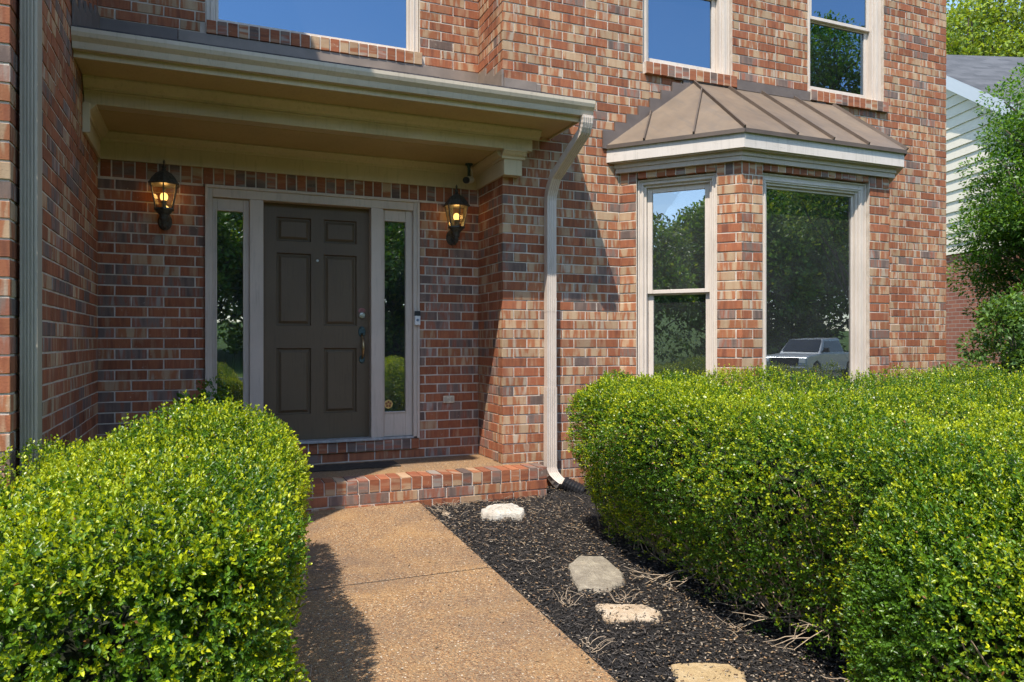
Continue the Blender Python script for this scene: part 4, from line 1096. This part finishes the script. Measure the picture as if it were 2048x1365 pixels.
def tree(name, label, loc, h, cr, cz0, ncl, nleaf, lsz, cols, seed, cat='tree', group=None, clr=.45, thin=.12, wr=.55, tr=.16):
    rng = np.random.default_rng(seed); T = empty(name, loc, label, cat, group); loc = np.array(loc)
    cen, rd, pa, ra = [], [], [], []
    tp = [tuple(loc+np.array([rng.normal(0, .02)*h*.3*t, rng.normal(0, .02)*h*.3*t, t*h*.9])) for t in np.linspace(0, 1, 7)]
    pa.append(tp); ra.append([tr*(1-.85*t) for t in np.linspace(0, 1, 7)])
    zc = (cz0+h)/2; hz = (h-cz0)/2
    for k in range(ncl):
        d = unit(rng.normal(0, 1, (1,3)))[0]; q = rng.random()**.4
        c = loc+np.array([d[0]*cr*q, d[1]*cr*q, zc+d[2]*hz*q]); cen.append(c); rd.append(clr*rng.uniform(.6, 1.3))
        j = rng.integers(1, 6); b0_ = np.array(tp[j]); 
        if b0_[2] > c[2]: b0_ = np.array(tp[max(0, j-2)])
        p, r_ = branchy(b0_, c, rng, .05*cr, 4, tr*.35); pa.append(p); ra.append(r_)
    tubes_mesh('trunk', pa, ra, M['bark'], T, 6)
    crown_leaves('crown', T, cen, rd, nleaf, lsz, cols, seed+1, wr=wr)
    return T
G1 = [[.045,.115,.016],[.07,.165,.02],[.10,.21,.028],[.15,.27,.035]]
G2 = [[.15,.22,.03],[.21,.28,.035],[.26,.32,.045],[.12,.17,.03]]
G3 = [[.02,.05,.012],[.03,.075,.018],[.045,.10,.02]]
# tall evergreen in front of the neighbour, right edge
tree('holly_tree', 'tall glossy green broadleaf evergreen at the right edge in front of the neighbour house', (10.75, 6.05, -.1), 5.5, 1.35, .10, 300, 150000, .055, G1, 51, clr=.33, wr=.42, tr=.1)
tree('shrub', 'low light green shrub growing at the right corner of the house', (7.75, 5.05, -.1), 1.95, .58, .15, 34, 9000, .055, [[.07,.14,.03],[.10,.19,.045],[.14,.24,.05]], 61, cat='shrub', clr=.17, wr=.45, tr=.02)
tree('shrub', 'small dark green shrub behind the left hedge below the sidelight', (.02, 5.35, 0), .95, .22, .40, 12, 1300, .04, G1, 67, cat='shrub', clr=.10, wr=.5, tr=.012)
bk = 'trees behind the neighbour house'
tree('deciduous_tree', 'tall yellow green tree behind the neighbour roof, nearer the brick wall', (26.6, 18.6, -.3), 15.0, 3.6, 4.5, 110, 60000, .15, G2, 71, group=bk, clr=1.15, tr=.3)
tree('deciduous_tree', 'spreading green tree behind the neighbour roof at the right edge of the photo', (31, 17, -.3), 15.0, 4.6, 3.5, 120, 60000, .16, G1+G2, 75, group=bk, clr=1.2, tr=.3)
# trees across the street: seen mirrored in the windows
def copy_tree(o, loc, rz, sc, label):
    r = o.copy(); COL.objects.link(r); r.location = loc; r.rotation_euler = (0, 0, rz); r.scale = (sc,)*3; r['label'] = label
    for c in list(o.children):
        d = c.copy(); COL.objects.link(d); d.parent = r
    return r
tg = 'trees across the street, mirrored in the windows'
T0 = tree('street_tree', 'broad dark tree across the street mirrored in the middle of the bay window', (24, -30, 0), 11.5, 4.8, .5, 90, 26000, .30, G1+G1+G2[:2], 81, group=tg, clr=1.4, tr=.3)
spots = [(16,-29,2,1.0,'dark tree mirrored at the left edge of the large bay pane'), (33,-29,1,1.1,'dark tree mirrored at the right edge of the large bay pane'), (42,-33,3,1.35,'tall tree mirrored in the upper right window'),
         (7,-31,4,.95,'dark tree across the street opposite the walkway'), (-2,-32,5,.9,'dark tree across the street opposite the front door'), (-12,-27,6,1.0,'tree across the street mirrored in the left sidelight'),
         (-24,-14,.5,.95,'tree up the street mirrored in the upper sash of the bay side window'), (-27,-3,2.5,.9,'tree beside the street mirrored in the narrow bay window'), (-30,-22,1.5,1.1,'farther tree up the street mirrored in the narrow bay window'), (52,-26,2.2,1.3,'tree far down the street to the right'),
         (-7,-36,2.1,1.1,'background tree opposite the left side of the house'), (3,-37,.9,1.1,'background tree opposite the walkway'), (12,-36,3.3,1.1,'background tree left of the tree mirrored in the bay'), (21,-38,4.1,1.2,'background tree behind the tree mirrored in the bay'), (30,-38,1.7,1.2,'background tree right of the tree mirrored in the bay'),
         (-19,-8.5,.2,.66,'low spreading tree in front of the others mirrored in the narrow bay window'), (-17,-3,2.9,.55,'nearest tree beside the yard mirrored in the narrow bay window')]
for x, y, rz, sc_, lb in spots: copy_tree(T0, (x, y, 0), rz, sc_, lb)

tree('yard_tree', 'tall leafy yard tree mirrored in the upper right window and the bay pane', (21.2, -8.6, -.4), 14.5, 3.1, 3.6, 90, 34000, .15, G2+G1, 91, clr=1.0, tr=.16)
b = MB(); b.add([(-22,-30,LZ+.1),(-22,20,LZ+.1),(-70,30,7),(-70,-50,7)], [(0,3,2,1)]); tag(b.build('hill', M['lawn']), kind='structure')
# ================================================================ MULCH, STONES
def in_bed(x, y): return (x > WX1+.01)
rng = np.random.default_rng(5)
def chips(name, n, xr, yr, Lr, Wr, cols, zoff, label, cat_, tiltmax=.35, cl=None):
    P = np.stack([rng.uniform(*xr, n), rng.uniform(*yr, n)], 1)
    if cl is not None: P = P[cl(P)]
    n = len(P)
    zz = -.03-.04*(5.48-np.clip(P[:, 1], -5, 5.76))+rng.uniform(*zoff, n)
    a = rng.uniform(0, 6.28, n); tl = rng.uniform(-tiltmax, tiltmax, n)
    d = np.stack([np.cos(a)*np.cos(tl), np.sin(a)*np.cos(tl), np.sin(tl)], 1); s = unit(np.cross(d, np.array([[0,0,1.]])+rng.normal(0, .3, (n,3)))); u = np.cross(s, d)
    L = rng.uniform(*Lr, n)[:, None]; W_ = rng.uniform(*Wr, n)[:, None]; T_ = W_*.4
    C = np.concatenate([P, zz[:, None]], 1)
    V = np.empty((n, 8, 3)); k = 0
    for sx in (-1, 1):
        for (sy, sz) in ((-1,-1),(1,-1),(1,1),(-1,1)):
            tp = .55 if sx > 0 else 1; V[:, k] = C+d*L*.5*sx+s*W_*.5*sy*tp+u*T_*.5*sz+s*L*.06*(0 if sx < 0 else 1); k += 1
    i = (np.arange(n)*8)[:, None]
    F = np.concatenate([i+np.array([f]) for f in ((0,1,5,4),(1,2,6,5),(2,3,7,6),(3,0,4,7),(0,3,2,1),(4,5,6,7))], 0)
    cols = np.array(cols); c = cols[rng.integers(0, len(cols), n)]*rng.uniform(.6, 1.3, (n,1)); C4 = np.repeat(np.concatenate([c, np.ones((n,1))], 1), 8, 0)
    o = np_mesh(name, V.reshape(-1, 3), F, M['chips'], col=C4); return tag(o, label, cat_, kind='stuff')
DK = [[.018,.017,.017],[.032,.029,.028],[.05,.044,.04],[.08,.066,.055],[.045,.041,.04]]
inb = lambda P: (P[:, 0] < 2.75) | (P[:, 1] > 4.35)
chips('mulch', 38000, (WX1+.005, 3.3), (1.7, 5.75), (.008, .042), (.002, .0065), DK, (.0, .022), 'black shredded bark mulch in the bed right of the walkway', 'mulch', cl=lambda P: (P[:, 0] < 2.9) | (P[:, 1] > 4.4))
clz = np.random.default_rng(8)
def litter(P):
    w_ = vnoise(np.concatenate([P, np.zeros((len(P),1))], 1), 5, 3); near = np.exp(-((P[:, 0]-2.25)/.45)**2)+np.exp(-((P[:, 1]-5.65)/.12)**2)+.9*np.exp(-((P[:, 0]-1.53)/.05)**2)
    return rng.random(len(P)) < np.clip(.10+.35*near+.12*w_, 0, 1)
chips('mulch_crumbs', 900, (WX1-.06, WX1+.01), (1.8, 5.45), (.005, .02), (.002, .006), DK+[[.25,.17,.1]], (.046, .052), 'dark mulch crumbs spilled along the walkway edge', 'mulch crumbs', .1, lambda P: rng.random(len(P)) < np.exp((P[:, 0]-WX1)/.018))
chips('leaf_litter', 13000, (WX1-.0, 2.8), (1.7, 5.75), (.006, .018), (.003, .008), [[.30,.21,.12],[.24,.15,.08],[.40,.33,.25],[.16,.10,.06],[.22,.18,.14]], (.018, .028), 'tan dry leaf crumbs and chips scattered over the black mulch', 'leaf litter', .15, litter)
pa, ra = [], []
for i in range(150):
    x = rng.uniform(WX1+.02, 2.6); y = rng.uniform(1.9, 5.7)
    if rng.random() < .45: y = rng.uniform(5.0, 5.72)
    a_ = rng.uniform(0, 6.28); l = rng.uniform(.03, .12); z = gz(y)+.02
    p, r_ = branchy((x, y, z), (x+l*math.cos(a_), y+l*math.sin(a_), z+rng.uniform(0, .02)), rng, .004, 4, .0010); pa.append(p); ra.append(r_)
for cx_, cy_ in ((2.02, 3.32), (1.72, 3.4), (1.75, 5.38), (1.60, 2.9), (2.35, 2.85), (1.62, 5.3)):
    for i in range(11):
        a_ = rng.uniform(0, 6.28); l = rng.uniform(.04, .11); z = gz(cy_)+.01
        p, r_ = branchy((cx_+rng.normal(0, .015), cy_+rng.normal(0, .015), z), (cx_+l*math.cos(a_), cy_+l*math.sin(a_), z+rng.uniform(.01, .06)), rng, .015, 5, .0013); pa.append(p); ra.append(r_)
for p in pa: pass
o = tubes_mesh('dry_stems', pa, ra, M['deadtwig']); tag(o, 'dry straw stems and dead tufts lying on the mulch', 'dry stems', kind='stuff')
# stray leaf bits on the walkway
def wchips():
    n = 90; x = rng.uniform(.5, WX1-.03, n); y = rng.uniform(2.2, 5.4, n)
    b = MB()
    for i in range(n):
        a_ = rng.uniform(0, 6.28); l = rng.uniform(.004, .014); c, s = math.cos(a_)*l, math.sin(a_)*l; z = wz(y[i])+.003
        b.add([(x[i]-c,y[i]-s,z),(x[i]+s*.3,y[i]-c*.3,z+.002),(x[i]+c,y[i]+s,z+.001),(x[i]-s*.3,y[i]+c*.3,z)], [(0,1,2,3)])
    tag(b.build('leaf_crumbs', simple('dead_leaf', (.10, .07, .04), .9, 60, .5)), 'dark dead leaf crumbs scattered on the aggregate walkway', 'leaf crumbs', kind='stuff')
wchips()

def px2g(px, py, z):                   # ground point under a photo pixel at height z
    d = (CAMZ-z)*FPX/(py-682.5); u = (px-1024)/FPX
    return (d*(SY+u*CY), d*(CY-u*SY))
def stone(name, label, pts, h, m, seed, dome=.3, cat_='stone', group='stones in the mulch bed', z_off=0):
    """pts: outline in photo pixels on the ground"""
    rg_ = np.random.default_rng(seed); G = []
    z = None
    for px, py in pts:
        x, y = px2g(px, py, -.03)
        for _ in range(3): x, y = px2g(px, py, gz(y)+h)
        G.append((x, y))
    # refine outline
    out = []
    for i in range(len(G)):
        a, c = np.array(G[i]), np.array(G[(i+1) % len(G)])
        for t in (0, .25, .5, .75): out.append(a+(c-a)*t+rg_.normal(0, .0035, 2))
    out = np.array(out); c = out.mean(0); n = len(out); gzc = gz(c[1])
    b = MB(); rings = [(1.03, -.03), (1.04, h*.35), (1.0, h*.8), (.95, h*.97), (.8, h), (.6, h*(1+dome*.25)), (.4, h*(1+dome*.4)), (.2, h*(1+dome*.5))]
    V = []
    for k, hh in rings:
        for i in range(n):
            p = c+(out[i]-c)*k; V.append((p[0], p[1], gz(p[1])+hh+(rg_.normal(0, h*.05) if hh > 0 else 0)))
    V.append((c[0], c[1], gzc+h*(1+dome*.5)))
    F = [(r*n+i, r*n+(i+1) % n, (r+1)*n+(i+1) % n, (r+1)*n+i) for r in range(len(rings)-1) for i in range(n)]
    F += [((len(rings)-1)*n+i, (len(rings)-1)*n+(i+1) % n, len(V)-1) for i in range(n)]
    b.add(V, F); o = b.build(name, m, org=(c[0], c[1], gzc)); return tag(o, label, cat_, group)
stone('rock', 'white craggy limestone rock on the mulch near the brick step', [(963,1018),(978,1010),(1000,1006),(1032,1007),(1049,1018),(1043,1030),(1020,1026),(990,1029),(966,1028)], .05, M['st_white'], 1, 1.0)
stone('rock', 'rounded grey lichened flat stone half under the right hedge edge', [(1138,1126),(1160,1110),(1205,1112),(1240,1140),(1248,1160),(1215,1176),(1160,1174),(1143,1152)], .03, M['st_grey'], 2, .4)
stone('flagstone', 'small long tan flagstone beside the dry tuft in the mulch', [(1190,1207),(1215,1208),(1285,1208),(1320,1222),(1316,1238),(1265,1236),(1212,1241),(1203,1222)], .02, M['st_tan'], 3, .2)
stone('flagstone', 'golden flagstone with a cut corner at the bottom edge of the photo', [(1344,1327),(1400,1324),(1462,1328),(1484,1345),(1500,1385),(1440,1400),(1366,1392)], .022, M['st_gold'], 4, .1)
stone('pebble', 'small pale pebble in the mulch by the walkway corner', [(884,1024),(893,1022),(901,1026),(897,1031),(887,1031)], .012, M['st_tan'], 6, .8)

# bindweed leaf at the lower left corner
vx, vy = px2g(12, 1345, .55)
V_ = empty('bindweed', (vx, vy, .5), 'large pale heart shaped bindweed leaf and tendril at the lower left corner', 'vine')
b = MB(); cx_, cy_, cz_ = vx-.02, vy-.02, .575
b.add([(cx_, cy_+.03, cz_+.02), (cx_+.03, cy_+.035, cz_+.03), (cx_+.045, cy_, cz_+.01), (cx_+.02, cy_-.05, cz_-.045), (cx_, cy_-.02, cz_-.0), (cx_-.03, cy_-.03, cz_-.02), (cx_-.05, cy_+.01, cz_+.01), (cx_-.03, cy_+.04, cz_+.03)], [(0,4,3,2,1),(0,7,6,5,4)])
b.build('leaf', simple('pale_leaf', (.16, .30, .08), .5, 30, .2), V_, smooth=True)
b = MB(); b.tube([(cx_-.04, cy_+.10, cz_+.10), (cx_, cy_+.13, cz_+.125), (cx_+.03, cy_+.10, cz_+.09), (cx_+.035, cy_+.06, cz_+.03), (cx_+.01, cy_+.02, cz_)], .0016, 5); b.build('tendril', simple('pale_stem', (.25, .34, .12), .5), V_)

# ================================================================ NEIGHBOUR HOUSE
nb = empty('neighbour_house', (13.1, 9.7, -.1), 'neighbour house with cream lap siding above red brick and grey shingle roof', 'house')
FN = Fr(14.0, 12.56, -107.8)
RS, RZ, SLP = 1.5, 7.15, .652; EZ = 3.1; s_e = RS+(RZ-EZ)/SLP; s_w = RS-(RZ-EZ)/SLP
b = MB(FN); z = 2.89; k = 0
while z < RZ:
    z1 = min(z+.2, RZ); 
    a0 = RS-(RZ-max(z, EZ))/SLP; a1 = RS+(RZ-max(z, EZ))/SLP; c0 = RS-(RZ-max(z1, EZ))/SLP; c1 = RS+(RZ-max(z1, EZ))/SLP
    b.add([(a0,-.028,z),(a1,-.028,z),(c1,-.004,z1),(c0,-.004,z1),(a0,0,z),(a1,0,z),(c1,.02,z1),(c0,.02,z1)], [(0,1,2,3),(0,4,5,1),(1,5,6,2),(0,3,7,4)]); z = z1
b.build('siding', M['siding'], nb)
def uvmesh(name, verts, uvs, m, parent):
    org = WO[parent.name]; me = bpy.data.meshes.new(name); me.from_pydata([tuple(Vector(v)-org) for v in verts], [], [tuple(range(i, i+4)) for i in range(0, len(verts), 4)])
    uv = me.uv_layers.new(name='UVMap'); uv.data.foreach_set('uv', np.array(uvs, np.float32).ravel()); me.materials.append(m); me.update()
    o = bpy.data.objects.new(name, me); return link(o, org, parent)
q = [FN((s_w, .012, -.5)), FN((s_e, .012, -.5)), FN((s_e, .012, 2.885)), FN((s_w, .012, 2.885)), FN((s_e, .012, -.5)), FN((s_e, 8, -.5)), FN((s_e, 8, 3.0)), FN((s_e, .012, 3.0))]
uvmesh('brick_base', q, [(s_w,-.5),(s_e,-.5),(s_e,2.885),(s_w,2.885),(0,-.5),(8,-.5),(8,3),(0,3)], M['nbrick'], nb)
ov = .17; se2 = s_e+.45; ze2 = EZ-.45*SLP; ll = math.hypot(se2-RS, RZ-ze2); sw2 = s_w-.45
q = [FN((RS, -ov, RZ+.16)), FN((se2, -ov, ze2+.16)), FN((se2, 9, ze2+.16)), FN((RS, 9, RZ+.16)), FN((sw2, -ov, ze2+.16)), FN((RS, -ov, RZ+.161)), FN((RS, 9, RZ+.161)), FN((sw2, 9, ze2+.16))]
uvmesh('roof', q, [(0,0),(0,ll),(9.3,ll),(9.3,0),(0,ll),(0,0),(9.3,0),(9.3,ll)], M['nroof'], nb)
b = MB(FN)
for s0, z0, s1, z1 in ((RS, RZ, se2, ze2), (sw2, ze2, RS, RZ)):
    b.add([(s0,-ov,z0-.10),(s1,-ov,z1-.10),(s1,-ov,z1+.155),(s0,-ov,z0+.155),(s0,-ov+.03,z0-.10),(s1,-ov+.03,z1-.10),(s1,-ov+.03,z1+.155),(s0,-ov+.03,z0+.155)], [(0,1,2,3),(7,6,5,4),(0,4,5,1),(3,2,6,7)])
    b.add([(s0,-ov+.03,z0-.03),(s1,-ov+.03,z1-.03),(s1,-.02,z1-.03),(s0,-.02,z0-.03)], [(0,1,2,3)])
b.build('rake_board', M['bluetrim'], nb)
b = MB(FN); b.box(s_e+.0, s_e+.45, -ov+.04, 9, ze2+.02, ze2+.14); b.build('eave_board', M['bluetrim'], nb)

# ================================================================ PICKUP across the street (mirrored in the bay window)
def pickup(loc, rz):
    T = empty('pickup_truck', loc, 'silver pickup truck parked across the street, mirrored in the large bay pane', 'pickup truck')
    F_ = Fr(loc[0], loc[1], rz); z0 = loc[2]
    bm_ = simple('silver_car_paint', (.44, .46, .48), .25, metal=.3); dk = M['black']; gl = simple('car_glass', (.02, .025, .03), .08)
    b = MB(F_)          # side outline swept across the width (x forward = -)
    side = [(-2.85,.45),(-2.9,.75),(-2.85,1.05),(-2.6,1.13),(-1.45,1.2),(-1.3,1.22),(2.85,1.22),(2.9,.6),(2.85,.5),(2.25,.45),(2.1,.75),(1.75,.9),(1.4,.75),(1.28,.45),(-1.35,.42),(-1.5,.75),(-1.85,.9),(-2.2,.75),(-2.35,.45)]
    n = len(side); V = [(x, -.97, z+z0) for x, z in side]+[(x, .97, z+z0) for x, z in side]
    b.add(V, [tuple(range(n))[::-1], tuple(range(n, 2*n))]+[(i, (i+1) % n, n+(i+1) % n, n+i) for i in range(n)])
    b.build('body', bm_, T, bevel=.05, seg=3)
    b = MB(F_); cab = [(-1.42,1.2),(-.75,1.82),(.9,1.88),(1.15,1.2)]
    b.add([(x, s*(.93 if z < 1.5 else .76), z+z0) for s in (-1, 1) for x, z in cab], [(0,1,2,3),(7,6,5,4),(0,4,5,1),(1,5,6,2),(2,6,7,3)]); b.build('cab', bm_, T, bevel=.06, seg=3)
    b = MB(F_); b.add([(-1.36,-.80,1.28+z0),(-1.36,.80,1.28+z0),(-.80,.70,1.79+z0),(-.80,-.70,1.79+z0)], [(0,1,2,3)]); b.v = [(v[0]-.02, v[1], v[2]+.02) for v in b.v]; b.build('windscreen', gl, T)
    for s in (-1, 1):
        b = MB(F_); b.add([(-1.1,s*.935,1.27+z0),(.98,s*.935,1.27+z0),(.82,s*.795,1.76+z0),(-.68,s*.795,1.74+z0)], [(0,1,2,3)]); b.build('side_window', gl, T)
        b = MB(F_); b.box(-2.93, -2.86, s*.78-.14, s*.78+.14, .82+z0, 1.03+z0); b.build('headlight', simple('lamp_lens', (.7, .72, .75), .15), T, bevel=.02)
        b = MB(F_); b.box(-1.15, -1.0, s*1.0-.06, s*1.0+.1*s+.06, 1.25+z0, 1.45+z0); b.build('wing_mirror', dk, T, bevel=.03)
        for x in (-1.85, 1.75):
            b = MB(F_); b.tube([(x, s*.72, .4+z0), (x, s*.96, .4+z0)], .40, 24); wh = b.build('wheel', dk, T)
            b = MB(F_); b.tube([(x, s*.955, .4+z0), (x, s*.975, .4+z0)], .25, 16); b.build('rim', M['silver'], wh)
    b = MB(F_); b.box(-2.92, -2.87, -.6, .6, .72+z0, 1.04+z0); b.build('grille', dk, T, bevel=.02)
    b = MB(F_); b.box(-3.0, -2.86, -.95, .95, .45+z0, .68+z0); b.build('bumper', M['silver'], T, bevel=.04)
pickup((25.2, -15.2, LZ), -22)

S.cycles.max_bounces = 8; S.cycles.transparent_max_bounces = 12
try: S.cycles.caustics_reflective = False; S.cycles.caustics_refractive = False
except Exception: pass
